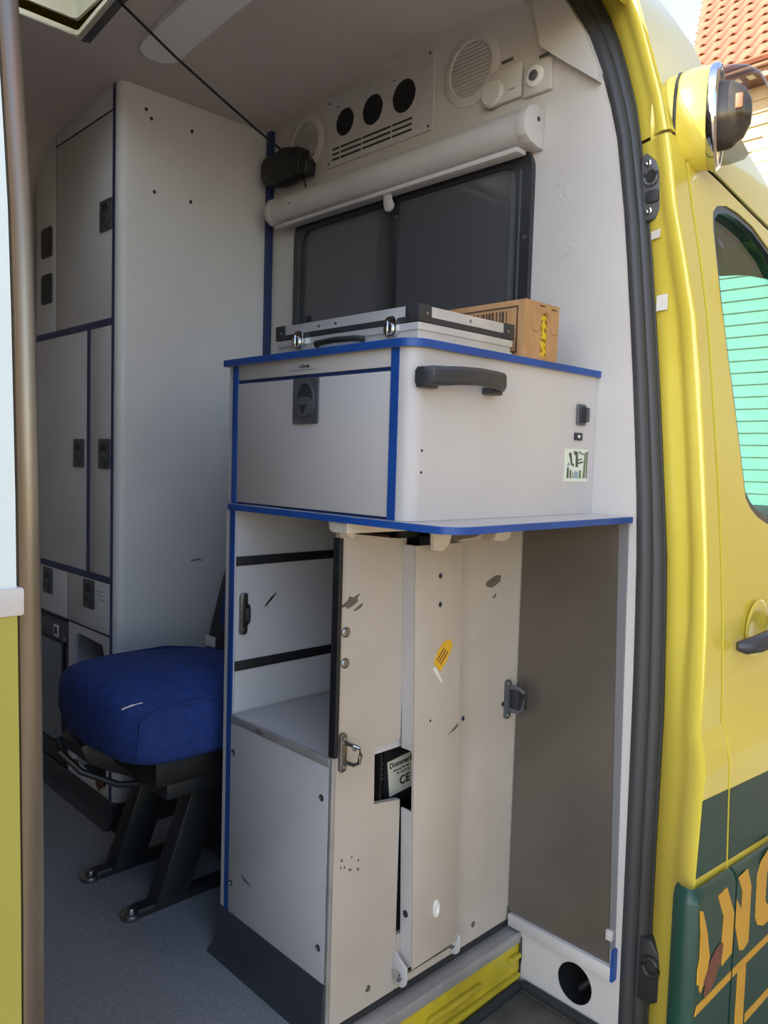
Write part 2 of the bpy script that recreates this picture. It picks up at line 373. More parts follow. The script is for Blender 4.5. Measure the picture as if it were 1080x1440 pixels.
# outer roof and far flank keep the sky out
rp = [(-.03, 1.69), (.02, 1.79), (.10, 1.86), (.25, 1.90), (HY0 + .02, 1.91), (HY1 - .02, 1.90), (1.25, 1.88), (1.45, 1.80), (1.62, 1.62)]
b = MB(); bm = b.bm; xs = [-2.4, HX0 + .02, HX1 - .02, .52]
for i in range(3):
    for j in range(len(rp) - 1):
        if i == 1 and rp[j][0] == HY0 + .02: continue
        bm.faces.new([bm.verts.new((x, *p)) for x, p in ((xs[i], rp[j]), (xs[i + 1], rp[j]), (xs[i + 1], rp[j + 1]), (xs[i], rp[j + 1]))])
bmesh.ops.remove_doubles(bm, verts=bm.verts[:], dist=1e-5); bmesh.ops.recalc_face_normals(bm, faces=bm.faces[:])
b.thick(.015); b.obj('roof_skin', YEL, van)
# rubber aperture seal: ribbed profile between the bulkhead edge and the yellow jamb
def seal_row(z):
    yi, yo = interp(SEALI, z), interp(SEALO, z); A = Vector((BX - .004, yi)); B = Vector((.503, yo))
    d = B - A; n = Vector((d.y, -d.x)).normalized(); n = n if n.x < 0 else -n
    out = []
    for t, h in ((0, -.004), (.04, .004), (.14, .009), (.30, .0105), (.42, .009), (.47, .0055), (.52, .009), (.68, .0105), (.82, .009), (.87, .0055), (.92, .008), (1.0, .004), (1.0, -.006)):
        q = A + d * t + n * h; out.append((q.x, q.y, z))
    return out
b = MB().loft([seal_row(z) for z in ZS], close=True, caps=True); b.obj('door_seal', SEALM, van, 'charcoal rubber door seal', angle=70)
# yellow jamb, from the seal out to the rear edge of the flank skin
def jamb_row(z):
    yo, yc, xc = interp(SEALO, z), flank(z) - .0005, interp(CORNX, z); A = Vector((.503, yo)); B = Vector((xc, yc)); d = B - A
    n = Vector((d.y, -d.x)).normalized(); n = n if n.x < 0 else -n
    g = .006 if .55 < z < 1.25 else .001
    out = [(.514, yo + .012, z)]
    for t, h in ((0, 0), (.14, .003), (.36, .003), (.46, .003 - g), (.58, .003 - g), (.68, .004), (.86, .005), (.96, .003), (1, 0)):
        q = A + d * t + n * h; out.append((q.x, q.y, z))
    return out
zj = [z for z in ZS if z < 1.45] + [1.452]
zj2 = [1.458] + [z for z in ZS if z > 1.46] + [1.80, 1.84]
b = MB().loft([jamb_row(z) for z in zj]); b.thick(-.004); b.obj('jamb', YEL, van, 'bright yellow door jamb', angle=60)
b = MB().loft([jamb_row(z) for z in zj2]); b.thick(-.004); b.obj('roof_jamb', YEL, van, angle=60)
# flank panels: outlines in (X, Z) laid on the flank profile
def skin(x, z): return flank(z)
def flank_panel(name, outer, mat, parent, holes=(), off=0.0, th=.004, zc=None, yf=None, angle=50, label=None):
    b = bmesh.new(); E = []
    for loop in [outer] + list(holes):
        vs_ = [b.verts.new((p[0], 0, p[1])) for p in loop]
        E += [b.edges.new((vs_[k], vs_[(k + 1) % len(vs_)])) for k in range(len(vs_))]
    bmesh.ops.triangle_fill(b, edges=E, use_beauty=True)
    zlo = min(p[1] for p in outer); zhi = max(p[1] for p in outer)
    for z in (zc or ZS + [.20, .30, .10, 0., -.2, -.4]):
        if zlo < z < zhi: bmesh.ops.bisect_plane(b, geom=b.verts[:] + b.edges[:] + b.faces[:], plane_co=(0, 0, z), plane_no=(0, 0, 1))
    for v in b.verts: v.co.y = (yf or skin)(v.co.x, v.co.z) - off
    r = bmesh.ops.extrude_face_region(b, geom=b.faces[:])
    bmesh.ops.translate(b, verts=[g for g in r['geom'] if isinstance(g, bmesh.types.BMVert)], vec=(0, -th, 0))
    bmesh.ops.recalc_face_normals(b, faces=b.faces[:])
    mb = MB(); mb._merge(b); return mb.obj(name, mat, parent, label, angle=angle)
zs_in = lambda a, c: [z for z in ZS if a < z < c]
pillar = [(.417, -.12), (.526, -.12)] + [(.526, z) for z in zs_in(-.12, 1.44)] + [(.526, 1.444), (.515, 1.452), (interp(CORNX, 1.452), 1.452)] + [(interp(CORNX, z), z) for z in zs_in(-.12, 1.44)[::-1]]
flank_panel('side_pillar', pillar, YEL, van, th=.003)
flank_panel('sill_skirt', [(.42, -.60), (1.3, -.60), (1.3, -.125), (.42, -.125)], BLACK, van, off=-.02)
# raised roof shell over the cab, its lower edge running along the door frame
shell = [(interp(CORNX, 1.458), 1.458), (.528, 1.456), (.545, 1.444), (.665, 1.426), (.785, 1.403), (.886, 1.385), (1.02, 1.34), (1.10, 1.30), (1.14, 1.33), (.98, 1.43), (.84, 1.52), (.70, 1.64), (.60, 1.76), (.55, 1.84), (.458, 1.84)] + [(interp(CORNX, z), z) for z in (1.775, 1.735, 1.69, 1.64, 1.58, 1.52)]
flank_panel('roof_shell', shell, YEL, van, off=.001, zc=[1.33, 1.38, 1.43, 1.48, 1.53, 1.58, 1.63, 1.68, 1.74, 1.79])
b = MB().loft([[(.50, y, z) for y, z in ((.02, 1.79), (.1, 1.85), (.3, 1.89), (.7, 1.90), (1.3, 1.85), (1.6, 1.60))], [(.84, y, z) for y, z in ((-.08, 1.52), (.02, 1.56), (.3, 1.60), (.7, 1.61), (1.3, 1.58), (1.6, 1.48))], [(1.14, y, z) for y, z in ((-.10, 1.33), (.02, 1.37), (.3, 1.40), (.7, 1.41), (1.3, 1.38), (1.6, 1.30))]])
b.thick(.015); b.obj('cab_roof', YEL, van, angle=60)
# cab door
door = [(.533, -.12), (1.25, -.12), (1.25, .80), (1.10, 1.15), (1.02, 1.33), (.886, 1.374), (.785, 1.392), (.665, 1.415), (.545, 1.433), (.533, 1.436)]
dwin = [(.638, .853), (.658, .834), (.688, .818), (.747, .80), (.90, .79), (1.10, .785), (1.09, .90), (1.03, 1.14), (.97, 1.25), (.871, 1.335), (.794, 1.366), (.73, 1.376), (.677, 1.377), (.633, 1.366), (.612, 1.35), (.603, 1.321), (.588, 1.193), (.599, 1.097), (.619, .976)]
cabdoor = flank_panel('cab_door', door, YEL, van, holes=[dwin])
cxw = sum(p[0] for p in dwin) / len(dwin); czw = sum(p[1] for p in dwin) / len(dwin)
inner = [(cxw + (x - cxw) * .955, czw + (z - czw) * .955) for x, z in dwin]
flank_panel('window_seal', dwin, FRAMEG, cabdoor, holes=[inner], off=-.008, th=.010, label='dark rubber window seal')
flank_panel('door_window', dwin, CABGLASS, cabdoor, off=-.016, th=.004, label='green-tinted door window')
flank_panel('window_label', [(.658, 1.318), (.676, 1.312), (.677, 1.299), (.659, 1.304)], GREYINK, cabdoor, off=-.0122, th=.0008)
hy = skin(.6, .61)
b = MB().lathe([(0, -.004), (.030, -.003), (.046, .001), (.052, .0022), (.050, .0032), (.040, .0032), (.026, .0005), (0, -.001)], axm((.668, hy - .0035, .622), (1, 0, 0), (0, 0, 1)), 28)
b.obj('handle_cup', YEL, cabdoor)
pth = [(.568, hy - .012, .606), (.576, hy - .022, .606), (.60, hy - .034, .610), (.66, hy - .042, .618), (.73, hy - .040, .622), (.775, hy - .026, .622), (.785, hy - .004, .622)]
MB().tube(pth, [.008, .013, .015, .015, .0145, .012, .009], 12).obj('door_handle', HANDLE, cabdoor, 'dark grey pull handle')
# green film band and moulding with lettering (film on real panels)
def sl(z, x): return z - .075 * (x - .395)
for x0, x1, nm in ((.4175, .5265, van), (.5325, 1.2, cabdoor)):
    xa = interp(CORNX, .38) if x0 < .5 else x0; xb = interp(CORNX, .27) if x0 < .5 else x0
    flank_panel('green_band', [(xb, sl(.266, xb)), (x1, sl(.266, x1)), (x1, sl(.386, x1)), (xa, sl(.386, xa))], GREEN, nm, off=.0032 if x0 < .5 else .0042, th=.0008, label='dark green film stripe')
def moulding(name, plan, parent, zb=-.11):
    rows = []
    for (zk, ins) in ((None, 0), (.252 - .016, 0), (.252 - .006, .003), (.252, .010)):
        row = []
        for (x, y, nx, ny) in plan:
            z = zb if zk is None else sl(zk, x)
            row.append((x - nx * ins, y - ny * ins, z))
        rows.append(row)
    b = MB().loft(rows); b.thick(-.006); return b.obj(name, GREEN, parent, 'dark green side moulding', angle=50)
mp1 = [(.396, -.226, -1, 0), (.388, -.236, -1, -.2), (.386, -.250, -.9, -.6), (.392, -.258, -.3, -1), (.42, -.259, 0, -1), (.526, -.259, 0, -1)]
moulding('side_moulding', mp1, van)
moulding('side_moulding', [(.533, -.259, 0, -1), (.70, -.259, 0, -1), (.95, -.256, 0, -1), (1.2, -.246, 0, -1)], cabdoor)
def letter(name, poly, parent, mat=GOLD, holes=()):
    flank_panel(name, poly, mat, parent, yf=lambda x, z: -.2648, off=.0, th=.0012, holes=holes, zc=[9])
letter('letter_a_stroke', [(.391, .231), (.402, .226), (.421, .187), (.436, .14), (.428, .11), (.409, .092), (.404, .10), (.404, .106), (.395, .112), (.394, .135), (.400, .15), (.399, .188)], van)
letter('letter_n_stem', [(.456, .230), (.489, .232), (.5245, .176), (.5245, .108), (.486, .102), (.480, .125), (.483, .186)], van)
letter('letter_n', [(.5335, .195), (.556, .168), (.556, .200), (.535, .232), (.572, .234), (.592, .197), (.594, .098), (.574, .092), (.556, .098), (.5335, .15)], cabdoor)
ring = [(.618, .206), (.632, .226), (.665, .238), (.72, .238), (.745, .225), (.755, .205), (.722, .196), (.71, .207), (.675, .207), (.662, .197), (.662, .145), (.672, .133), (.71, .133), (.722, .145), (.755, .137), (.742, .112), (.72, .10), (.66, .10), (.632, .112), (.620, .13)]
letter('letter_c', ring, cabdoor)
letter('gold_stripe', [(.392, .062), (.526, .062), (.526, .076), (.40, .076)], van)
letter('gold_stripe', [(.5335, .062), (1.1, .052), (1.1, .064), (.5335, .076)], cabdoor)
letter('letter_t_stem', [(.556, -.10), (.590, -.10), (.590, .062), (.556, .062)], cabdoor)
letter('gold_stripe', [(.60, -.05), (1.1, -.06), (1.1, -.045), (.60, -.034)], cabdoor)
flank_panel('rust_scrape', blob(.452, .112, .042, .020, 14, .18, .7, 5), RUST, van, yf=lambda x, z: -.2660, th=.0006, zc=[9], label='rust-brown scrape')
# striker bracket, lower bracket, white plates painting sun glints on the jamb
def xj(t, z):
    r = jamb_row(z); A = Vector(r[2]); B = Vector(r[8]); return A + (B - A) * t
br = [(-.053, 1.424), (-.062, 1.432), (-.080, 1.414), (-.099, 1.375), (-.099, 1.338), (-.082, 1.318), (-.066, 1.318), (-.056, 1.335)]
bk = MB().prism(br, 'X', .486, .500, .003).obj('striker_bracket', GREYP, van, 'grey cast striker bracket')
for (y, z, r) in ((-.068, 1.412, .006), (-.073, 1.332, .006)):
    MB().lathe([(r, 0), (r, .003), (r * .75, .004), (r * .5, .004), (r * .45, .001), (0, .001)], axm((.486, y, z), (0, -1, 0), (0, 0, 1)) @ Matrix.Rotation(0, 4, 'X'), 16).obj('bolt', CHROME, bk)
MB().tube([(.484, -.074 + .012 * math.cos(a * .5236), 1.388 + .013 * math.sin(a * .5236)) for a in range(12)], .003, 8, closed=True).obj('socket_ring', GREYP, bk)
MB().prism(circ(-.074, 1.388, .010, .011, 18), 'X', .484, .487).obj('socket_recess', BLACK, bk)
MB().prism(rr(-.090, -.066, 1.345, 1.366, .005, 3), 'X', .482, .488, .001).obj('socket_block', GREYD, bk)
lb = [(-.128, .092), (-.150, .092), (-.166, .070), (-.172, .040), (-.172, -.006), (-.150, -.022), (-.128, -.020)]
bk = MB().prism(lb, 'X', .476, .500, .004).obj('lower_bracket', BLACKR, van, 'black rubber door buffer')
MB().tube([(.474, -.152 + .013 * math.cos(a * .5236), .048 + .015 * math.sin(a * .5236)) for a in range(12)], .005, 8, closed=True).obj('buffer_ring', BLACKR, bk)
for (t, z, hh) in ((.18, 1.292, .007), (.14, 1.178, .013)):
    p = xj(t, z); d_ = (Vector(jamb_row(z)[8]) - Vector(jamb_row(z)[2])); an = math.atan2(d_.y, d_.x)
    MB().box(-.011, .011, -.0006, .0006, -hh, hh, mtx=Matrix.Translation((p.x - .0040, p.y - .001, z)) @ Matrix.Rotation(an, 4, 'Z')).obj('sun_glint_patch', PAPER, van, 'small white patch painting a sun glint')  # white plate drawn in place of a glint of sunlight
# open sliding door behind the doorway
def dprof(z): return interp([(-.5, -.215), (.3, -.226), (.506, -.222), (.627, -.221), (.773, -.216), (.868, -.213), (.986, -.206), (1.057, -.200), (1.138, -.187), (1.203, -.174), (1.35, -.135), (1.5, -.09)], z)
zd = [-.45, -.2, 0, .2, .35, .5, .6, .7, .78, .805, .87, .93, .99, 1.05, 1.10, 1.15, 1.20, 1.28, 1.36, 1.5]
sld = MB().loft([[(-.575, dprof(z) + .03, z), (-.570, dprof(z) + .004, z), (-.570, dprof(z), z), (-.573, dprof(z) - .0035, z), (-.586, dprof(z) - .0145, z), (-.589, dprof(z) - .015, z), (-.592, dprof(z) - .010, z), (-.592, dprof(z) + .03, z)] for z in zd], close=True, caps=True).obj('sliding_door_edge', BROWNH, van, 'polished metal edge of the sliding door', angle=50)
b = MB().loft([[(x, dprof(z) - .0125, z) for x in (-1.5, -.592)] for z in zd if z >= .80]); b.thick(-.006); b.obj('door_pane', FROST, sld, 'frosted white door window')
b = MB().loft([[(x, dprof(z) - .0135, z) for x in (-1.5, -.592)] for z in zd if z <= .81]); b.thick(-.006); b.obj('door_skin', M('shaded_yellow_paint', 'A39B45', .4, col2='979040', scale=4), sld, 'yellow lower door skin with shade painted into its colour')  # lower skin: yellow paint darkened to olive, its shade put into the colour
MB().box(-1.5, -.588, dprof(.80) - .022, dprof(.80) - .006, .795, .813, .002).obj('door_ledge', WHITE, sld, 'white ledge strip')

# step well, sill, riser
MB().box(-.57, BX - .001, .109, .143, -.028, -.006, .001).obj('sill_strip', ALU, van, 'bare aluminium sill strip')
rz = MB().box(-.57, BX - .001, .113, .123, -.125, -.028).obj('step_riser', YELD, van, 'scuffed yellow step riser')
for (x0, x1, z) in ((.20, .345, -.060), (.43, BX - .004, -.052), (.16, BX - .004, -.092), (-.2, .12, -.060)):
    MB().box(x0, x1, .1035, .114, z - .005, z + .005, .0035).obj('riser_rib', YELD, rz)
MB().box(-.57, BX - .001, -.235, .123, -.16, -.125).obj('step_tread', MAT, van, 'worn grey step mat')
MB().tube([(BX - .006, -.20, -.107), (BX - .006, .095, -.107), (BX - .014, .108, -.112), (.3, .108, -.118), (-.57, .108, -.118)], .010, 8).obj('step_seal', BLACKR, van, 'black rubber step edging')
MB().tube([(BX - .002, .110, -.10), (BX - .002, .109, -.06), (BX - .002, .110, -.02), (BX - .002, .134, .0), (BX - .003, .141, .03)], .003, 6).obj('corner_seal', BLACKR, van)
MB().box(.0, BX - .001, .139, .1425, -.009, .003).obj('sill_gap_seal', BLACKR, van)

# simple cab beyond the bulkhead, seen through the door window
b = MB().loft([[(.50, y, 1.43), (.95, y, 1.43), (1.03, y, 1.415)] for y in (-.08, .3, .8, 1.5)]); b.thick(.01); b.obj('cab_headliner', HEADL, van)
b = MB().loft([[(1.03, y, 1.42), (1.60, y, .80)] for y in (-.10, .3, .8, 1.5)]); b.thick(.004); b.obj('windscreen', CABGLASS, van)
b = MB().box(1.05, 1.7, -.18, 1.5, .45, .80, .03); b.obj('dashboard', DASH, van)
MB().tube([(1.10, -.09, 1.34), (1.35, -.13, 1.08), (1.62, -.18, .80)], .022, 10).obj('windscreen_pillar', HEADL, van)
MB().box(.50, 1.1, -.16, 1.5, -.03, 0).obj('cab_floor', BLACK, van)
MB().lathe([(.20, -.09), (.30, -.09), (.345, -.06), (.35, 0), (.345, .06), (.30, .09), (.20, .09)], axm((1.15, -.10, -.26), (1, 0, 0), (0, 0, 1)), 40).obj('front_wheel', TYRE, van)

# ------------------------------------------------------------------ roof beacon beside the cab roof
ax_ = Vector((.30, -.95, -.04)).normalized(); bc = Vector((.568, -.142, 1.492))
bea = thing('warning_light', bc, 'yellow warning light pod with chrome ring and clear lens on the roof edge', 'warning light')
mt = axm(bc, ax_.cross(Vector((0, 0, 1))), (0, 0, 1)); mt = mt if (mt.to_3x3() @ Vector((0, 0, 1))).dot(ax_) > 0 else mt @ Matrix.Rotation(math.pi, 4, 'Y')
sq = Matrix.Diagonal((.86, 1.0, 1, 1))
sq = Matrix.Diagonal((.74, 1.0, 1, 1))
MB().lathe([(.078, -.056), (.083, -.040), (.084, -.012), (.080, -.004), (.070, -.004)], mt @ sq, 40).obj('housing', YEL, bea, 'yellow pod housing')
MB().lathe([(.078, -.061), (.081, -.059), (.081, -.056), (.070, -.055), (.070, -.061)], mt @ sq, 40).obj('housing_seam', BLACK, bea)
MB().lathe([(.082, -.010), (.0865, -.004), (.0865, .004), (.082, .008), (.076, .008), (.072, .002), (.072, -.010)], mt @ sq, 40).obj('chrome_ring', CHROME, bea, 'chrome ring')
MB().lathe([(.079, .006), (.079, .022), (.074, .046), (.060, .066), (.034, .080), (0, .083)], mt @ sq, 40).obj('lens', LENS, bea, 'clear plastic lens')
MB().lathe([(.070, .004), (.060, -.004), (.034, -.02), (.0, -.024)], mt @ sq, 30).obj('reflector', GREYP, bea)
MB().lathe([(.040, -.02), (.056, .0), (.054, .024), (.040, .044), (.020, .054), (0, .056)], mt @ sq, 24).obj('bulb', M('smoky_bulb_cover', '6A6660', .25, col2='55524E', scale=30), bea)
MB().box(-.058, -.030, -.014, .010, .034, .046, .002, mtx=mt).obj('lens_bracket', WOOD, bea)
MB().lathe([(.078, -.059), (.079, -.07), (.080, -.095)], mt @ sq, 36).obj('pod_base', YEL, bea, 'yellow pod base')

# ------------------------------------------------------------------ house beyond the van
house = thing('house', (11, 0, -.6), 'sunlit house with cream siding and terracotta tiled roof beyond the van', 'house')
MB().box(9.34, 15, .3, 3.75, -.6, 5.60).obj('wall', SIDING, house)
b = MB().loft([[(-.030, y, -.075), (-.006, y, .075), (.006, y, .075), (.006, y, -.075)] for y in (-1.72, 1.72)], close=True, caps=True); sbm = b.mesh('siding_board', [SIDING])
for k in range(41): inst('siding_board', sbm, house, (9.334, 2.03, -.5 + k * .15))
MB().box(8.86, 8.92, .1, 3.95, 5.62, 5.72, .005).obj('fascia', WOOD, house, 'brown wooden fascia')
MB().box(8.92, 9.36, .1, 3.95, 5.60, 5.63).obj('soffit', WOOD, house)
for y in (3.46, 3.30, 3.14): MB().box(8.98, 9.10, y - .04, y + .04, 5.592, 5.603, .004).obj('soffit_vent', PAPER, house)
SLP = 1.0
b = MB(); q = [(8.84, .05), (14.5, .05), (14.5, 6.35), (8.84, 3.97)]
b.loft([[(q[0][0], q[0][1], 5.66), (q[3][0], q[3][1], 5.66)], [(q[1][0], q[1][1], 5.66 + SLP * 5.66), (q[2][0], q[2][1], 5.66 + SLP * 5.66)]]); b.thick(.05); b.obj('roof_deck', TILE, house)
# one clay tile: S-shaped, laid up the slope
prof_t = [(-.10, .0), (-.075, .028), (-.045, .040), (-.015, .030), (.01, .006), (.035, -.004), (.07, -.004), (.105, .004)]
L_ = .40; dx, dz = L_ / math.sqrt(2), L_ / math.sqrt(2)
b = MB().loft([[(-.02 - h * .7, y, h * .7 + .03) for y, h in prof_t], [(dx - .02 - h * .7, y, dz + h * .7 - .0) for y, h in prof_t]]); b.thick(.016)
tmesh = b.mesh('roof_tile', [TILE])
for r_ in range(11):
    xx = 8.86 + r_ * .235; ylim = 3.97 + .42 * (xx - 8.84)
    for c in range(14):
        yy = ylim - .08 - c * .195
        if yy > 2.4 and yy < ylim: inst('roof_tile', tmesh, house, (xx, yy, 5.70 + (xx - 8.86) * SLP))

# ------------------------------------------------------------------ drawer cabinet with worktop and shelf
cab = thing('drawer_cabinet', (.23, .22, .8165), 'white wall cabinet with blue edges, drop flap and black grab handle between shelf and worktop', 'cabinet')
R0 = .026
pl = [(BX - .001, .0)] + [(R0 - R0 * math.sin(a), R0 - R0 * math.cos(a)) for a in [k * math.pi / 16 for k in range(0, 9)]] + [(0.0, .0345), (.012, .0345), (.012, .446), (BX - .001, .446)]
MB().prism(pl, 'Z', .8168, 1.0555).obj('carcass', WHITE, cab, angle=25)
MB().box(0, .012, .434, .446, .8168, 1.0555, .001).obj('side_edge', WHITE, cab)
MB().box(-.001, .012, .4205, .434, .8168, 1.0555).obj('edge_strip', BLUE, cab, 'blue vertical edging')
MB().box(-.001, .012, .0205 + .014, .040, .8168, 1.0555).obj('edge_strip', BLUE, cab, 'blue vertical edging')
MB().box(-.0008, .011, .0245, .0345, .8168, 1.0555).obj('edge_strip', BLUE, cab, 'blue vertical edging')
hd = MB().box(.001, .012, .0405, .420, 1.0305, 1.0555, .0008).obj('header_panel', WHITE, cab)
MB().box(.004, .012, .0405, .420, 1.0235, 1.0305).obj('flap_gap', NAVY, cab)
flap = MB().box(.0005, .012, .0405, .4195, .8205, 1.0245, .001).obj('flap', WHITE, cab, 'white drop-down flap')
MB().box(.003, .012, .0405, .420, .8168, .8205).obj('flap_gap', NAVY, cab)
inst('latch', LATCH, flap, (.0004, .228, .989))['label'] = 'grey recessed turn latch'
text('header_text', 'Luftveje', .0082, (.0008, .2490, 1.0410), (0, -1, 0), (0, 0, 1), INK, hd)
MB().box(.0003, .0012, .205, .275, 1.0375, 1.0380).obj('header_line', GREYINK, hd)
inst('screw_hole', hole_mesh('Y', .0016, .0016), cab, (.024, -.0003, .915)); inst('screw_hole', hole_mesh('Y', .0016, .0016), cab, (.024, -.0003, .885))
# grab handle: chunky tapered bar on two feet
hb = MB()
def hrow(x, y, z, hy_, hz):
    return [(x, y + sy * hy_, z + sz * hz) for sy, sz in ((-1, -.6), (-1, .6), (-.6, 1), (.6, 1), (1, .6), (1, -.6), (.6, -1), (-.6, -1))]
hb.loft([hrow(.004, -.012, 1.015, .010, .0125), hrow(.010, -.022, 1.0155, .011, .0128), hrow(.035, -.028, 1.0165, .011, .013), hrow(.062, -.033, 1.019, .0085, .0125), hrow(.10, -.034, 1.021, .0075, .0120), hrow(.135, -.033, 1.0205, .008, .0120), hrow(.160, -.028, 1.0195, .0095, .0125), hrow(.172, -.018, 1.019, .010, .0125), hrow(.175, -.008, 1.019, .008, .012)], close=True, caps=True)
hd2 = hb.obj('grab_handle', HANDLE, cab, 'charcoal plastic grab handle', angle=30)
MB().box(.006, .040, -.014, -.0005, 1.000, 1.012, .003).obj('handle_foot', HANDLE, hd2)
MB().box(.148, .176, -.020, -.0005, 1.001, 1.012, .003).obj('handle_foot', HANDLE, hd2)
# socket, switch, sticker
sk = MB().box(.404, .430, -.006, -.0002, .970, 1.006, .003).obj('power_socket', GREYP, cab, 'grey hinged power socket')
for k in range(4): MB().box(.4075 + k * .005, .410 + k * .005, -.009, -.006, .974, 1.002, .001).obj('socket_rib', GREYD, sk)
MB().box(.428, .436, -.009, -.0005, .976, 1.001, .002).obj('socket_hinge', GREYP, sk)
sw = MB().box(.401, .425, -.003, -.0002, .944, .957, .001).obj('small_switch', GREYD, cab, 'small dark switch')
MB().box(.409, .416, -.0042, -.003, .948, .953, .0008).obj('switch_button', PAPER, sw)
st = MB().box(.376, .448, -.0012, -.0002, .873, .929).obj('picture_sticker', M('sticker_white', 'DDE0D0', 0.5), cab, 'pale picture sticker')
SG = M('sticker_green', '6C7E58', .6); SB = M('sticker_grey', '4C5548', .6); SU = M('sticker_blue', '93A6B4', .6)
for (pts_, m_) in (([(.383, .879), (.388, .879), (.388, .897), (.383, .897)], SB), ([(.392, .879), (.396, .879), (.396, .893), (.392, .893)], SB), ([(.400, .879), (.403, .879), (.402, .890), (.400, .890)], SG), ([(.405, .879), (.418, .879), (.417, .890), (.406, .892)], SU), ([(.420, .879), (.427, .879), (.426, .893), (.421, .893)], SG), ([(.432, .879), (.439, .879), (.441, .924), (.436, .924)], SG), ([(.442, .879), (.445, .879), (.446, .926), (.443, .926)], SB), ([(.402, .926), (.414, .924), (.416, .898), (.409, .898), (.408, .918), (.402, .920)], SB), ([(.386, .921), (.394, .923), (.398, .905), (.404, .902), (.402, .899), (.395, .902), (.390, .914)], SB), ([(.415, .903), (.432, .906), (.432, .9085), (.415, .906)], SB), ([(.416, .909), (.428, .912), (.428, .914), (.416, .911)], SB), ([(.383, .899), (.392, .901), (.390, .906), (.384, .904)], SU), ([(.417, .926), (.434, .921), (.434, .919), (.418, .922)], SG)):
    MB().prism(pts_, 'Y', -.0018, -.0012).obj('sticker_print', m_, st)

wt = thing('worktop', (.23, .22, 1.056), 'white worktop with bright blue edge on the drawer cabinet', 'worktop')
pl = rr(-.008, BX - .001, -.008, .456, (.030, 0, 0, .004), 8); pi_ = rr(-.0055, BX - .001, -.0055, .4535, (.028, 0, 0, .002), 8)
MB().prism(pi_, 'Z', 1.0558, 1.0668).obj('board', WHITE, wt)
MB().prism(pl, 'Z', 1.0556, 1.0666, holes=[rr(-.005, BX - .003, -.005, .4530, (.0275, 0, 0, .0015), 8)]).obj('edge_band', BLUE, wt, 'bright blue edge band')
sh = thing('shelf', (.23, .2, .806), 'white shelf with bright blue edge and angled corner below the drawer cabinet', 'shelf')
def shelf_pl(d): return [(BX - .001, -.082 + d), (.06, -.090 + d), (.025 + d * .4, -.090 + d), (.006 + d * .8, -.083 + d * .6), (-.008 + d, -.064 + d * .3), (-.008 + d, .4335), (BX - .001, .4335)]
MB().prism(shelf_pl(.0025), 'Z', .8062, .8164).obj('board', WHITE, sh)
MB().prism(shelf_pl(0), 'Z', .8060, .8160, holes=[[(x + (-.001 if x > .4 else 0), y - (.001 if y > .4 else 0)) for x, y in shelf_pl(.003)]]).obj('edge_band', BLUE, sh, 'bright blue edge band')

# ------------------------------------------------------------------ lower cabinet
lc = thing('base_cabinet', (.23, .29, 0), 'white open base cabinet with dark skirting under the blue-edged shelf', 'cabinet')
MB().box(0, BX - .002, .420, .446, 0, .8055).obj('side_panel', WHITE, lc)
MB().box(-.0015, 0, .434, .446, .07, .8055).obj('side_edge', WHITE, lc)
MB().box(-.0025, 0, .4205, .434, .07, .8055).obj('edge_strip', BLUE, lc, 'blue vertical edging')
lin_ = MB().box(.002, BX - .004, .4175, .420, .445, .8055).obj('inner_lining', PANELG, lc)
for z0, z1 in ((.707, .7235), (.519, .5365)):
    MB().box(.001, BX - .01, .4145, .4175, z0, z1, .0008).obj('runner_strip', BLACK, lin_, 'black plastic runner')
ct = MB().prism([(.008, .585), (.008, .652), (.012, .658), (.022, .658), (.022, .640), (.028, .634), (.028, .606), (.022, .600), (.022, .588), (.018, .584)], 'Y', .409, .4175, .001).obj('catch_plate', STEEL, lin_, 'worn metal catch')
MB().box(.016, .026, .4045, .409, .608, .632, .002).obj('catch_bar', GREYD, ct)
for z in (.593, .649): MB().lathe([(.004, 0), (.004, .001), (.002, .0016), (0, .001)], axm((.015, .409, z), (1, 0, 0), (0, 0, 1)), 12).obj('screw', STEEL, ct)
MB().prism(blob(.076, .640, .020, .0022, 9, .3, .75, 4), 'Y', .4170, .4176).obj('scratch', GREYD, lin_)
shf = MB().box(.002, BX - .004, .150, .418, .424, .4405).obj('inner_shelf', WHITE, lc, 'white inner shelf board')
MB().box(-.004, .002, .147, .4195, .428, .4415, .0008).obj('shelf_edge', ALU, shf, 'scuffed aluminium shelf edge')
MB().prism(blob(.33, .434, .010, .0035, 8, .4, 0, 2), 'X', -.0046, -.004).obj('edge_chip', CHIP, shf)
fp = MB().box(-.003, .010, .1485, .4195, .078, .4275, .001).obj('front_panel', PANELG, lc, 'pale grey front panel')
for (y, z) in ((.410, .375), (.164, .375), (.411, .135), (.163, .133)): inst('screw', SCREW_X, fp, (-.003, y, z))
MB().prism(blob(.365, .158, .016, .003, 9, .5, .35, 3), 'X', -.0036, -.003).obj('scuff', GREYINK, fp)
b = MB().loft([[(x, y, z) for x, z in ((.004, .080), (-.005, .080), (-.008, .072), (-.009, .03), (-.014, .012), (-.028, .0005), (.004, .0005))] for y in (.1435, .449)], close=True, caps=True)
b.obj('skirting', KICK, lc, 'dark vinyl skirting')
MB().box(-.0065, -.0045, .146, .446, .066, .068).obj('skirting_line', GREYINK, lc)
MB().box(-.003, .005, .1405, .1480, .0, .7800, .001).obj('corner_profile', ALU, lc, 'thin aluminium corner profile')
MB().box(-.006, .002, .1325, .1475, .446, .7825, .0012).obj('edge_trim', BLACK, lc, 'black vertical edge trim')
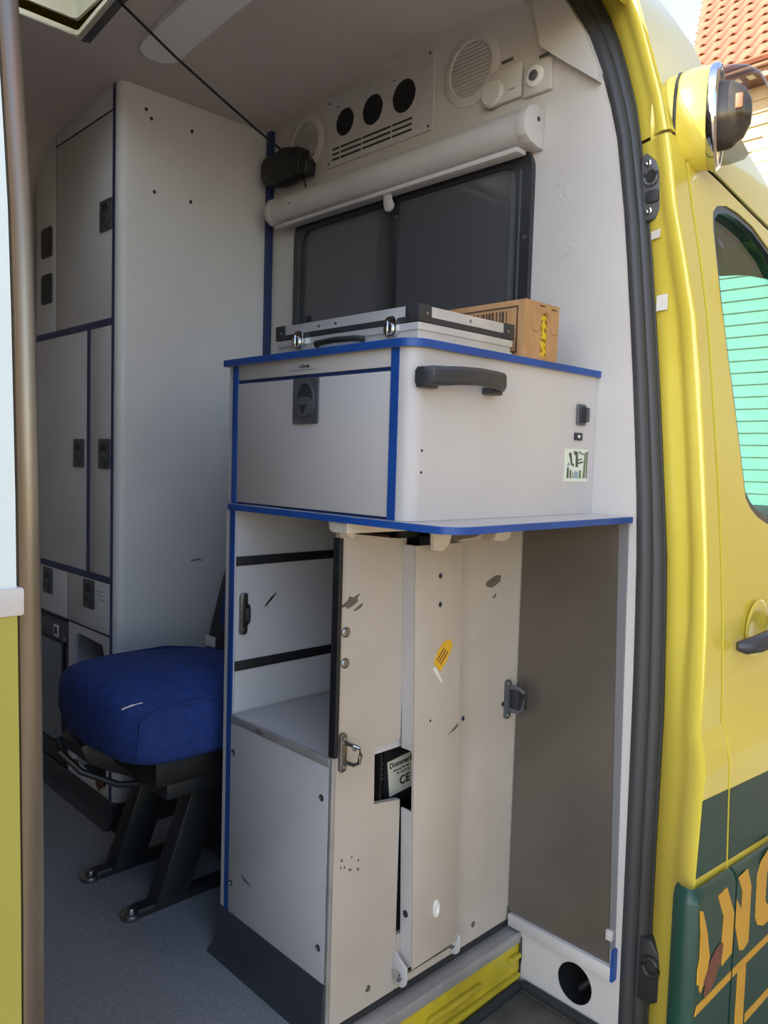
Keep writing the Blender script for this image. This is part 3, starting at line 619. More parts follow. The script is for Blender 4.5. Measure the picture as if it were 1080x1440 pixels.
# side wall towards the step, cut round the control box
lp = [(.003, .004), (.150, .004), (.150, .336), (.090, .345), (.088, .441), (.139, .438), (.147, .444), (.147, .775), (.12, .7755), (.003, .790)]
sp = MB().prism(lp, 'Y', .143, .153).obj('side_wall', PANEL, lc, 'aged cream side wall')
for (x, z) in ((.088, .035),): inst('screw', SCREW_Y, sp, (x, .143, z))
MB().prism(blob(.028, .682, .018, .008, 12, .45, .3, 8), 'Y', .1424, .1430).obj('paint_chip', CHIP, sp, 'bare scraped patch')
MB().prism(blob(.045, .672, .012, .003, 9, .5, .4, 18), 'Y', .1424, .1430).obj('paint_chip', CHIP, sp)
for k in range(9):
    R = random.Random(50 + k); MB().prism(blob(.02 + R.random() * .04, .245 + R.random() * .03, .0018, .0022, 6, .4, 0, k), 'Y', .1425, .1430).obj('paint_chip', CHIP, sp)
for z in (.636, .588):
    MB().lathe([(.008, 0), (.008, .002), (.006, .004), (.003, .0045), (0, .003)], axm((.019, .143, z), (1, 0, 0), (0, 0, 1)), 18).obj('press_stud', STEEL, sp, 'round steel stud')
ck = MB().prism(rr(.010, .024, .418, .480, .006, 4), 'Y', .137, .1435, .0015).obj('loop_catch', STEEL, sp, 'worn steel loop catch')
MB().tube([(.020, .137, .464), (.022, .120, .464), (.028, .114, .461), (.030, .113, .45), (.028, .114, .437), (.022, .120, .434), (.020, .137, .434)], .0032, 8).obj('catch_loop', STEEL, ck)
for z in (.427, .472): MB().lathe([(.0048, 0), (.004, .002), (.002, .0026), (0, .001)], axm((.017, .137, z), (1, 0, 0), (0, 0, 1)), 12).obj('screw', STEEL, ck)
inst('screw', SCREW_Y, sp, (.045, .143, .449))
rp_ = [(.272, .004), (BX - .002, .004), (BX - .002, .790), (.30, .790), (.272, .772)]
wp = MB().prism(rp_, 'Y', .143, .153).obj('side_wall', PANEL, lc, 'aged cream side wall')
inst('screw', SCREW_Y, wp, (.357, .143, .036))
for (x, z) in ((.306, .441), (.422, .444)): inst('screw_hole', HOLE_Y, wp, (x, .143, z))
MB().prism(blob(.382, .683, .022, .010, 12, .25, .2, 21), 'Y', .1423, .1430).obj('paint_chip', CHIP, wp, 'bare chipped patch')
MB().prism(blob(.384, .655, .006, .003, 8, .4, .9, 22), 'Y', .1424, .1430).obj('paint_chip', CHIP, wp)
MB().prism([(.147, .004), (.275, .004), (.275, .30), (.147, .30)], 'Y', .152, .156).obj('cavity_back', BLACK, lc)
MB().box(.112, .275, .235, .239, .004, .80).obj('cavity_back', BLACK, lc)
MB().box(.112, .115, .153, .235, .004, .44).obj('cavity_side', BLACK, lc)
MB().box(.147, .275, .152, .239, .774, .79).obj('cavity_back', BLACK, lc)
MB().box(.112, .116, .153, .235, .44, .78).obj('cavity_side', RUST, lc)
MB().box(.151, .2715, .1432, .151, .004, .100).obj('side_wall', PANEL, lc)
# corner catch on the metal panel
cc = MB().prism(rr(.425, .441, .415, .490, .006, 4), 'Y', .137, .143, .001).obj('corner_catch', GREYP, wp, 'grey metal corner catch')
MB().tube([(.436, .138, .476), (.440, .116, .476), (.443, .110, .470), (.443, .109, .440), (.440, .116, .432), (.436, .138, .432)], .005, 8).obj('catch_loop', GREYP, cc)
MB().box(.435, .441, .117, .137, .436, .472, .002).obj('catch_block', GREYD, cc)
for z in (.422, .483): MB().lathe([(.004, 0), (.003, .002), (0, .001)], axm((.433, .137, z), (1, 0, 0), (0, 0, 1)), 12).obj('screw', STEEL, cc)
# broken laminate under the shelf
MB().prism([(-.004, .155), (-.004, .120), (.03, .118), (.14, .11), (.15, .15), (.02, .16)], 'Z', .7905, .8055).obj('broken_edge', TORN, lc, 'broken cream laminate edge')
MB().prism([(-.002, .792), (.012, .790), (.016, .783), (.028, .781), (.030, .792), (.026, .8055), (-.004, .8055)], 'Y', .138, .162).obj('broken_edge', TORN, lc)
for (pp) in ([(.148, .8055), (.19, .8055), (.198, .792), (.190, .768), (.175, .757), (.152, .760), (.150, .78)], [(.305, .7685), (.335, .7655), (.352, .772), (.356, .790), (.352, .8055), (.310, .8055), (.316, .785)]):
    MB().prism(pp, 'Y', .088, .094).obj('torn_flap', TORN, lc, 'torn cream laminate flap')
MB().prism([(.19, .7655), (.31, .768), (.31, .8055), (.19, .8055)], 'Y', .118, .124).obj('torn_flap', PANEL, lc)
MB().prism([(.188, .766), (.20, .7635), (.235, .7655), (.255, .770), (.29, .772), (.305, .776), (.27, .779), (.235, .782), (.215, .79), (.213, .802), (.192, .802)], 'Y', .1165, .118).obj('bare_patch', CHIP, lc, 'bare brown torn patch')
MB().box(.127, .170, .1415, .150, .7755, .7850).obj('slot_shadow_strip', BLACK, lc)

# folding white channel mounted on the side wall
chn = thing('mounting_channel', (.2, .13, .02), 'cream folding steel channel hinged at its foot on the side wall, yellow sticker on it', 'bracket')
X0a, X0b, X1a, X1b = .138, .162, .252, .276     # left/right edge at top and foot
top, bot = .765, .048
fpl = [(X0b, bot), (X1b, bot + .004), (X1a, top), (X0a, top)]
pf = MB().prism(fpl, 'Y', .1135, .1165, .0008).obj('face_plate', PANEL, chn, 'aged cream face plate')
def flange(xo):
    # side flange lying in depth, notched for the box
    x = lambda z: xo[0] + (xo[1] - xo[0]) * (top - z) / (top - bot)
    return x
xl = flange((X0a, X0b)); xr = flange((X1a, X1b))
def flange_obj(xf, zs_, ylist, name):
    for (za, zb, ya, yb) in zs_:
        fb = MB().loft([[(xf(z) + d, y, z) for d, y in ((0, ya), (0, yb), (.003, yb), (.003, ya))] for z in (za, zb)], close=True, caps=True)
        fb.obj(name, WHITE, chn, 'white side flange')
flange_obj(xl, [(.052, .322, .1165, .1425), (.322, .425, .1165, .1185), (.425, top, .1165, .1425)], None, 'side_flange')
flange_obj(lambda z: xr(z) - .003, [(.052, top, .1165, .1425)], None, 'side_flange')
for (x, z) in ((.199, .712), (.201, .664)): inst('screw_hole', HOLE_Y, pf, (x, .1134, z))
inst('screw_hole', hole_mesh('Y', .0018, .0022), pf, (.186, .1134, .470))
inst('screw_hole', hole_mesh('X', .0055, .0065), chn, (xl(.135) - .0002, .130, .140))
MB().prism([(.232, .436), (.258, .451), (.258, .445), (.247, .440)], 'Y', .1128, .1135).obj('dent', CHIP, pf)
MB().lathe([(.010, 0), (.009, .003), (.006, .003), (.004, .001), (0, .002)], axm((.217, .1135, .134), (1, 0, 0), (0, 0, 1)) @ Matrix.Diagonal((.75, 1.6, 1, 1)), 16).obj('glue_blob', GLUE, pf, 'dried white glue blob')
ys = MB().prism([(.190, .566), (.206, .550), (.222, .566), (.236, .590), (.230, .602), (.212, .599), (.198, .584)], 'Y', .1126, .1135).obj('warning_sticker', STKY, pf, 'torn yellow sticker')
for k in range(3):
    MB().box(-.013, .013, -.0003, .0003, -.0016 + k * .006, .0006 + k * .006, mtx=Matrix.Translation((.214, .1124, .572)) @ Matrix.Rotation(-math.radians(48), 4, 'Y')).obj('sticker_print', RUST, ys)
MB().prism([(.187, .558), (.195, .560), (.213, .532), (.210, .530)], 'Y', .1127, .1135).obj('sticker_tail', PAPER, pf)
# hinge lugs, bolts and rod at the foot
for (x, yy) in ((.148, .0), (.283, .0)):
    lug = [(.1425, .075), (.1425, .036)] + [(.1275 + .015 * math.cos(a), .034 + .015 * math.sin(a)) for a in [math.radians(-10 - 17 * k) for k in range(11)]] + [(.1125, .056)]
    lg = MB().prism(lug, 'X', x - .0025, x + .0025, .0008).obj('hinge_lug', WHITE, chn, 'white hinge lug')
    MB().lathe([(.0085, 0), (.0085, .004), (.006, .006), (0, .006)], axm((x - .0025, .128, .038), (0, 0, 1), (0, 1, 0)) , 14).obj('hinge_bolt', CHROME, lg)
MB().cyl((.149, .1255, .040), (.283, .1255, .040), .0035, 10).obj('hinge_rod', STEEL, chn)

# control box behind the cut-out
cbx = thing('control_box', (.17, .185, .30), 'black control box with cream maker label behind the cut-out in the side wall', 'control box')
MB().box(.142, .235, .176, .230, .310, .425, .003).obj('box_body', BLACK, cbx)
MB().prism([(.143, .1755), (.235, .1755), (.235, .185), (.141, .185)], 'Z', .318, .415).obj('box_front', BLACK, cbx)
lab = MB().prism([(.157, .3270), (.228, .3350), (.228, .398), (.150, .389)], 'Y', .1745, .1762).obj('maker_label', CREAMLBL, cbx, 'cream printed maker label')
text('label_text', 'Dommerby Solu', .0135, (.1545, .1743, .3765), (1, 0, .08), (-.08, 0, 1), INK, lab, bold=.00025)
text('label_text', 'Brønsvej 70, Nør', .0055, (.164, .1743, .3690), (1, 0, .08), (-.08, 0, 1), INK, lab)
text('label_text', 'Tlf. +45 75 10', .0055, (.172, .1743, .3625), (1, 0, .08), (-.08, 0, 1), INK, lab)
text('label_text', 'CE', .0215, (.180, .1743, .3425), (1, 0, .08), (-.08, 0, 1), INK, lab, bold=.0003)
tb = MB().box(.119, .1375, .176, .205, .325, .362, .002).obj('terminal_block', PANELG, cbx, 'pale terminal block')
for k in range(5): MB().lathe([(.0035, 0), (.0035, .004), (0, .005)], axm((.134, .174, .366 + k * .0085), (1, 0, 0), (0, 0, 1)), 10).obj('terminal_screw', CHROME, cbx)

# ------------------------------------------------------------------ tall cabinet on the far side
tc = thing('tall_cabinet', (.25, 1.25, 0), 'tall grey-white cabinet with navy joints and recessed latches reaching the ceiling', 'cabinet')
TX = .056; RC = .02
pl = [(BX - .001, 1.0)] + [(TX + RC - RC * math.sin(a), 1.0 + RC - RC * math.cos(a)) for a in [k * math.pi / 16 for k in range(0, 9)]] + [(TX, 1.0205), (TX + .012, 1.0205), (TX + .012, 1.50), (BX - .001, 1.50)]
sidep = MB().prism(pl, 'Z', .455, 1.7495).obj('carcass', TALLG, tc, 'grey-white carcass with rounded corner', angle=25)
pl2 = [(BX - .001, 1.0)] + [(TX + RC - RC * math.sin(a), 1.0 + RC - RC * math.cos(a)) for a in [k * math.pi / 16 for k in range(0, 9)]] + [(TX + .012, 1.0205), (TX + .012, 1.026), (BX - .001, 1.026)]
MB().prism(pl2, 'Z', .002, .455).obj('lower_side', TALLG, tc, angle=25)
def tp(y0, y1, z0, z1, nm, mat=TALLG, dx=0.0, bev=.0008, label=None):
    return MB().box(TX + dx, TX + .012, y0, y1, z0, z1, bev).obj(nm, mat, tc, label)
tp(1.0205, 1.0335, .06, 1.745, 'edge_strip', NAVY, -.0008, 0, 'navy vertical edging')
tp(1.034, 1.362, 1.687, 1.745, 'top_panel')
tp(1.034, 1.362, 1.6815, 1.687, 'joint_line', DKLINE, .002, 0)
du = tp(1.034, 1.362, 1.2135, 1.6815, 'door', label='upper cupboard door')
tp(1.362, 1.3665, 1.2135, 1.735, 'joint_line', DKLINE, .001, 0)
sockp = tp(1.3665, 1.50, 1.2135, 1.72, 'socket_panel')
tp(1.034, 1.50, 1.1965, 1.2135, 'joint_strip', NAVY, -.0005, 0, 'navy horizontal strip')
d1 = tp(1.168, 1.50, .603, 1.1965, 'door', label='wide cupboard door')
tp(1.150, 1.168, .603, 1.1965, 'joint_strip', NAVY, -.0005, 0)
d2 = tp(1.034, 1.150, .603, 1.1965, 'door', label='narrow cupboard door')
tp(1.034, 1.50, .586, .603, 'joint_strip', NAVY, -.0005, 0, 'navy horizontal strip')
dr1 = tp(1.034, 1.2815, .4625, .586, 'drawer', label='drawer front with printed label')
tp(1.2815, 1.286, .4625, .586, 'joint_line', DKLINE, .001, 0)
dr2 = tp(1.286, 1.50, .4625, .586, 'drawer', label='drawer front')
tp(1.034, 1.50, .4570, .4625, 'joint_line', DKLINE, .001, 0)
for (d_, y, z) in ((du, 1.066, 1.452), (d1, 1.2125, .896), (d2, 1.0665, .896), (dr1, 1.150, .547), (dr2, 1.413, .547)): inst('latch', LATCH, d_, (TX, y, z))
for y0, l_, z in ((1.105, .030, .560), (1.105, .045, .552), (1.10, .05, .541)): MB().box(TX - .0006, TX, y0 - l_, y0, z, z + .0012).obj('drawer_print', GREYINK, dr1)
for z in (1.452, 1.330):
    so_ = MB().prism(rr(1.386, 1.458, z - .040, z + .038, .010, 4), 'X', TX - .004, TX, .001).obj('socket_plate', GREYD, sockp, 'black socket plate')
    MB().prism(rr(1.396, 1.448, z - .030, z + .028, .006, 4), 'X', TX - .0045, TX - .004).obj('socket_recess', BLACK, so_)
# lower face with ragged opening
op = [(1.247, .092), (1.247, .405), (1.232, .425), (1.215, .438), (1.075, .432), (1.062, .405), (1.050, .395), (1.050, .078), (1.085, .074)]
MB().prism([(1.034, .058), (1.276, .058), (1.276, .457), (1.034, .457)], 'X', TX, TX + .012, holes=[op]).obj('lower_panel', TALLG, tc, 'lower panel with ragged opening')
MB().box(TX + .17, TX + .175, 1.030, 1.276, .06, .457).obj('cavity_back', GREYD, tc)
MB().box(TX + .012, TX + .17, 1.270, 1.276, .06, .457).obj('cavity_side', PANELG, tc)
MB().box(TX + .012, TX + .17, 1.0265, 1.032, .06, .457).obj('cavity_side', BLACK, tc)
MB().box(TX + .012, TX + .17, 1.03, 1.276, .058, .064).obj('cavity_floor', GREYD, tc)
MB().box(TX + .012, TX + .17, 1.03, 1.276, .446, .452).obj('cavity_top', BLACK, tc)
MB().prism([(1.24, .10), (1.236, .09), (1.225, .075), (1.215, .088), (1.220, .10)], 'X', TX - .004, TX + .004).obj('bent_clip', RUST, tc)
MB().prism([(1.10, .094), (1.10, .082), (1.085, .066), (1.072, .08), (1.078, .096)], 'X', TX - .004, TX + .004).obj('bent_clip', RUST, tc)
b = MB().loft([[(x, y, z) for x, z in ((TX + .012, .060), (TX - .004, .060), (TX - .008, .05), (TX - .009, .025), (TX - .014, .010), (TX - .026, .0005), (TX + .012, .0005))] for y in (1.0, 1.50)], close=True, caps=True)
b.obj('skirting', KICK, tc, 'dark vinyl skirting')
b = MB().loft([[(x, y, z) for y, z in ((1.0, .060), (.996, .060), (.992, .05), (.991, .025), (.986, .010), (.974, .0005), (1.0, .0005))] for x in (TX - .010, BX - .001)], close=True, caps=True)
b.obj('skirting', KICK, tc)
for (x, z) in ((.12, 1.694), (.133, 1.677), (.239, 1.680), (.142, 1.513), (.238, 1.513)): inst('screw_hole', HOLE_Y, tc, (x, .9998, z))
MB().prism(blob(.262, .635, .016, .0022, 8, .4, .1, 6), 'Y', .9994, 1.0).obj('scuff', GREYINK, sidep)
MB().prism(blob(.284, .633, .004, .002, 8, .4, .1, 7), 'Y', .9994, 1.0).obj('scuff', GREYINK, sidep)
MB().box(BX - .012, BX, .978, .9995, .9, 1.742, .001).obj('corner_strip', NAVY, tc, 'navy corner strip')
# built-in fridge
fr = thing('fridge', (.15, 1.38, .06), 'grey built-in fridge with control strip low in the tall cabinet', 'fridge')
MB().box(TX + .004, TX + .30, 1.285, 1.495, .062, .452).obj('fridge_body', GREYP, fr)
MB().box(TX - .002, TX + .004, 1.285, 1.495, .398, .446, .001).obj('control_strip', GREYP, fr)
MB().box(TX - .003, TX + .004, 1.318, 1.49, .118, .388, .002).obj('fridge_door', M('fridge_grey', '7E8489', .4, .3), fr, 'grey fridge door')
MB().box(TX - .002, TX + .004, 1.306, 1.318, .10, .392).obj('door_gasket', BLACK, fr)
MB().box(TX - .001, TX + .004, 1.306, 1.49, .388, .398).obj('door_gasket', BLACK, fr)
MB().box(TX - .002, TX + .004, 1.30, 1.49, .066, .114).obj('grille', BLACK, fr)
MB().box(TX - .0045, TX - .002, 1.335, 1.365, .404, .436, .0008).obj('display_frame', PAPER, fr)
MB().box(TX - .0052, TX - .0045, 1.341, 1.359, .411, .429).obj('display', GREYD, fr)
MB().box(TX - .003, TX + .004, 1.286, 1.303, .40, .41).obj('hinge', STEEL, fr)

# ------------------------------------------------------------------ attendant seat facing backwards
seat = thing('attendant_seat', (.03, .71, 0), 'blue fabric attendant seat on black slanted legs beside the tall cabinet', 'seat')
def sgn(v, p): return math.copysign(abs(v) ** p, v)
def pillow(cx, cy, cz, a, c, h, fn, nu=48, nv=22, e1=.35, e2=.30):
    b = bmesh.new(); R_ = []
    for i in range(1, nv):
        ph = -math.pi / 2 + math.pi * i / nv; row = []
        for j in range(nu):
            th = 2 * math.pi * j / nu
            x = sgn(math.cos(ph), e1) * sgn(math.cos(th), e2); y = sgn(math.cos(ph), e1) * sgn(math.sin(th), e2); z = sgn(math.sin(ph), e1)
            row.append(b.verts.new(fn(x, y, z, cx + a * x, cy + c * y, cz + h * z)))
        R_.append(row)
    for i in range(len(R_) - 1):
        for j in range(nu): b.faces.new((R_[i][j], R_[i][(j + 1) % nu], R_[i + 1][(j + 1) % nu], R_[i + 1][j]))
    b.faces.new(R_[0][::-1]); b.faces.new(R_[-1]); bmesh.ops.recalc_face_normals(b, faces=b.faces[:])
    m = MB(); return m._merge(b)
def cush(x, y, z, X, Y, Z):
    # crown across the width, bulging nose, dished towards the back
    Z += .042 * max(0, z) * (1 - y * y) * (1 - .9 * max(0, x) ** 1.5) - .016 * max(0, x) * max(0, z)
    X += .015 * max(0, -z) * max(0, -x) - .030 * max(0, -x) * (1 - y * y)
    return (X, Y, Z)
cu = pillow(.055, .676, .396, .200, .182, .063, cush).obj('cushion', FABRIC, seat, 'blue fabric cushion', angle=80)
MB().tube([(-.138, .497, .365), (-.142, .494, .40), (-.139, .495, .43), (-.118, .494, .447), (-.06, .492, .453), (.05, .491, .455)], .0022, 6).obj('piping', FABRIC, cu)
MB().tube([(-.152, .552, .440), (-.147, .541, .4485), (-.137, .532, .455), (-.118, .524, .4595)], [.001, .0034, .0024, .001], 6).obj('tear', GLUE, cu, 'pale frayed tear')
def bk_(x, y, z, X, Y, Z):
    return (X + .27 * (Z - .45) - .02 * (1 - y * y) * max(0, -x), Y, Z)
pillow(.285, .700, .69, .052, .205, .25, bk_, e1=.3, e2=.35).obj('backrest', FABRIC, seat, 'blue fabric backrest', angle=80)
pillow(.292, .700, .53, .056, .212, .13, bk_, e1=.25, e2=.25).obj('back_shell', SEATB, seat, 'black plastic back shell', angle=60)
MB().box(.197, .202, .80, .838, .458, .482, .001).obj('label_tag', PAPER, seat, 'white fabric label')
MB().box(-.09, .24, .53, .87, .285, .352, .015).obj('seat_pan', SEATB, seat)
MB().prism([(-.155, .335), (-.13, .345), (-.02, .30), (.06, .30), (.06, .25), (-.04, .245), (-.10, .275), (-.14, .30)], 'Y', .70, .80, .004).obj('slide_rail', FRAMEB, seat)
MB().tube([(-.150, .82, .32), (-.155, .80, .30), (-.12, .78, .255), (-.06, .74, .225), (.0, .70, .225), (.04, .66, .235)], .007, 8).obj('adjust_lever', FRAMEB, seat, 'bent adjustment lever')
MB().box(-.05, .28, .56, .84, .245, .288, .008).obj('cross_frame', FRAMEB, seat)
for yc in (.82, .635):
    lg = MB().prism([(-.042, .010), (.030, .010), (.125, .262), (.050, .262)], 'Y', yc - .021, yc + .021, .004).obj('leg', FRAMEB, seat, 'slanted black leg')
    MB().box(-.075, .40, yc - .016, yc + .016, .0, .018, .003).obj('skid', FRAMEB, lg)
    ft = MB().lathe([(.019, 0), (.0205, .004), (.019, .010), (.011, .014), (.008, .020), (0, .022)], Matrix.Translation((-.082, yc, 0)), 18).obj('floor_bolt', STEEL, lg)
    MB().prism([(.20, .018), (.26, .018), (.25, .25), (.19, .25)], 'Y', yc - .018, yc + .018, .003).obj('rear_leg', FRAMEB, seat)
MB().box(.14, .155, .59, .86, .03, .25, .004).obj('leg_web', FRAMEB, seat)

# ------------------------------------------------------------------ bulkhead window, blind, vents
win = struct(MB().prism(rr(.150, .872, 1.075, 1.500, .050, 8), 'X', BX - .012, BX, holes=[rr(.182, .838, 1.105, 1.462, .036, 8)]).obj('window_1', FRAMEG))
win['label'] = 'dark sliding bulkhead window in black rubber frame'
MB().box(BX - .004, BX + .001, .520, .845, 1.10, 1.468).obj('pane', DKGLASS, win)
MB().box(BX - .008, BX - .003, .176, .525, 1.10, 1.468).obj('pane', DKGLASS, win)
MB().box(BX - .012, BX - .0015, .500, .533, 1.10, 1.466, .002).obj('divider', FRAMEG, win)
MB().prism(rr(.188, .198, 1.12, 1.452, .004, 3), 'X', BX - .011, BX - .006).obj('runner', GREYP, win)
MB().prism(rr(.172, .176, 1.12, 1.452, .0015, 3), 'X', BX - .0135, BX - .011).obj('runner', GREYP, win)
MB().prism(rr(.846, .850, 1.12, 1.44, .0015, 3), 'X', BX - .0135, BX - .011).obj('runner', GREYP, win)
MB().lathe([(.007, 0), (.007, .004), (.005, .006), (0, .006)], axm((BX - .004, .815, 1.245), (0, -1, 0), (0, 0, 1)), 14).obj('catch', BLACK, win)
for (y, z) in ((.505, 1.43), (.161, 1.325)): MB().lathe([(.0045, 0), (.004, .002), (0, .0022)], axm((BX - .012, y, z), (0, -1, 0), (0, 0, 1)), 12).obj('screw', STEEL, win)

rb = thing('roller_blind', (.44, .53, 1.46), 'white roller blind cassette above the dark bulkhead window', 'roller blind')
cs = [(BX - .001, 1.552), (BX - .030, 1.552), (BX - .048, 1.545), (BX - .058, 1.530), (BX - .060, 1.512), (BX - .054, 1.496), (BX - .040, 1.487), (BX - .014, 1.482), (BX - .001, 1.482)]
b = MB().loft([[(x, y, z) for x, z in cs] for y in (.155, .915)], close=True, caps=True); b.obj('cassette', WHITE, rb, angle=45)
def endcap(y0, y1):
    c2 = [((BX - .001) + (x - (BX - .001)) * 1.03, 1.517 + (z - 1.517) * 1.04) for x, z in cs]
    MB().prism(c2, 'Y', y0, y1, .0015).obj('end_cap', WHITE, rb)
endcap(.134, .156); endcap(.914, .934)
MB().box(BX - .046, BX - .018, .16, .91, 1.472, 1.4815, .002).obj('bottom_bar', WHITE, rb, 'white bottom bar')
pt = [(.500, 1.482), (.520, 1.482), (.520, 1.462)] + [(.504 + .014 * math.cos(math.radians(a)), 1.449 + .014 * math.sin(math.radians(a))) for a in range(0, -200, -25)] + [(.497, 1.462)]
MB().prism(pt, 'X', BX - .040, BX - .034, .001).obj('pull_tab', WHITE, rb, 'white pull tab')
inst('screw_hole', HOLE_Y, rb, (BX - .02, .1338, 1.53)); inst('screw_hole', hole_mesh('X', .002, .002), rb, (BX - .0602, .83, 1.515))

VXF = BX - .004
vp = thing('vent_panel', (.46, .585, 1.60), 'pale grey panel with three black round vents and slots above the blind', 'vent panel')
plate = MB().prism([(.415, 1.605), (.415, 1.758), (.752, 1.758), (.760, 1.752), (.764, 1.60), (.757, 1.594), (.42, 1.594)], 'X', VXF, BX).obj('plate', GREYVENT, vp)
for (y, r_) in ((.695, .031), (.600, .033), (.501, .035)):
    vv = MB().prism(circ(y, 1.687, r_, r_ * 1.0, 32), 'X', VXF - .0006, VXF).obj('round_vent', MESHB, vp, 'black round vent')
    MB().tube([(VXF, y + (r_ + .001) * math.cos(a), 1.687 + (r_ + .001) * math.sin(a)) for a in [2 * math.pi * k / 32 for k in range(32)]], .0016, 6, closed=True).obj('vent_rim', GREYVENT, vv)
    for k in range(-3, 4):
        hw = math.sqrt(max(0, r_ ** 2 - (k * .009) ** 2)) - .001
        MB().box(VXF - .002, VXF - .0005, y - hw, y + hw, 1.687 + k * .009 - .001, 1.687 + k * .009 + .001).obj('vent_louvre', BLACK, vv)
for r_, z in enumerate((1.634, 1.622, 1.610)):
    for (y0, y1) in ((.475, .535), (.540, .632), (.637, .708), (.713, .738)):
        MB().box(VXF - .0006, VXF + .001, y0, y1, z - .0022, z + .0022).obj('slot', BLACK, plate)
for (y, z) in ((.427, 1.752), (.427, 1.603), (.752, 1.744), (.752, 1.604)): inst('screw_hole', hole_mesh('X', .0028, .0028), plate, (VXF, y, z))
for y in (.533, .722): MB().box(VXF - .0006, VXF, y - .006, y + .006, 1.728, 1.7305).obj('plate_print', GREYINK, plate)
for (y, z, r_, lab_) in ((.316, 1.683, .052, 'round white louvred loudspeaker beside the grey vent panel and switches'), (.846, 1.678, .050, 'round white louvred loudspeaker above the black aerial box in the corner')):
    sp_ = thing('wall_speaker', (.46, y, z - r_), lab_, 'speaker', 'round speakers on the bulkhead')
    MB().lathe([(r_ + .020, 0), (r_ + .020, .002), (r_ + .014, .0045), (r_ + .003, .0055), (r_, .003), (r_, 0)], axm((BX, y, z), (0, -1, 0), (0, 0, 1)), 40).obj('rim', WALLW, sp_)
    MB().prism(circ(y, z, r_, r_, 36), 'X', BX - .001, BX).obj('grille_back', M('grille_grey', 'A9A4A1', .6), sp_)
    n_ = 13
    for k in range(-n_ // 2 + 1, n_ // 2 + 1):
        zz = z + k * (2 * r_ / (n_ + .5)); hw = math.sqrt(max(0, r_ ** 2 - (zz - z) ** 2)) - .0015
        MB().prism([(BX - .001, zz - .003), (BX - .0042, zz - .0018), (BX - .0042, zz - .0008), (BX - .001, zz + .0018)], 'Y', y - hw, y + hw).obj('louvre', WALLW, sp_)
s1 = thing('switch_plate', (.46, .222, 1.59), 'white wall plate with large plain round knob beside the louvred speaker', 'switch')
MB().box(BX - .010, BX, .186, .262, 1.590, 1.655, .003).obj('plate', WALLW, s1)
MB().lathe([(.026, 0), (.026, .006), (.022, .010), (.006, .010), (0, .009)], axm((BX - .009, .250, 1.612), (0, -1, 0), (0, 0, 1)), 28).obj('knob', WALLW, s1)
MB().box(BX - .0106, BX - .010, .198, .214, 1.608, 1.6095).obj('plate_print', GREYINK, s1)
MB().box(BX - .001, BX, .212, .240, 1.667, 1.6735).obj('label_strip', GREYP, s1, 'grey label strip')
s2 = thing('dimmer_plate', (.46, .150, 1.585), 'white wall plate with small grey-centred round knob near the door seal', 'switch')
MB().box(BX - .010, BX, .118, .180, 1.584, 1.640, .003).obj('plate', WALLW, s2)
MB().lathe([(.019, 0), (.019, .003), (.016, .005), (.0095, .005)], axm((BX - .010, .153, 1.615), (0, -1, 0), (0, 0, 1)), 24).obj('knob_ring', PAPER, s2)
MB().lathe([(.0095, 0), (.0095, .007), (.008, .008), (0, .008)], axm((BX - .010, .153, 1.615), (0, -1, 0), (0, 0, 1)), 20).obj('knob', GREYP, s2, 'grey knob centre')
MB().box(BX - .001, BX, .130, .152, 1.649, 1.655).obj('label_strip', GREYP, s2, 'grey label strip')

# aerial box and cables
rt_ = thing('aerial_box', (.44, .88, 1.58), 'black plastic aerial box in the corner above the blind', 'aerial box')
MB().prism([(.812, 1.650), (.875, 1.664), (.960, 1.655), (.972, 1.640), (.968, 1.605), (.955, 1.588), (.90, 1.580), (.815, 1.585)], 'X', BX - .050, BX - .012, .006).obj('shell', BLACK, rt_)
MB().prism([(.787, 1.612), (.800, 1.628), (.816, 1.628), (.816, 1.586), (.793, 1.583)], 'X', BX - .045, BX - .012, .004).obj('side_block', BLACK, rt_)
MB().box(BX - .012, BX, .83, .93, 1.60, 1.64).obj('mount', BLACK, rt_)
MB().box(BX - .0506, BX - .0498, .938, .960, 1.6045, 1.608).obj('maker_print', GREYINK, rt_)
tag(MB().tube([(-.20, .60, 1.775), (-.075, .722, 1.745), (.06, .765, 1.713), (.2, .812, 1.690), (.33, .855, 1.670), (BX - .03, .887, 1.655)], .0028, 6).obj('black_cable', BLACK), 'thin black cable strung across the ceiling to the aerial box', 'cable')
tag(MB().tube([(BX - .03, .816, 1.585), (BX - .03, .812, 1.572), (BX - .028, .806, 1.553)], .0022, 6).obj('short_cable', BLACK), 'short black cable hanging from the aerial box to the blind', 'cable')

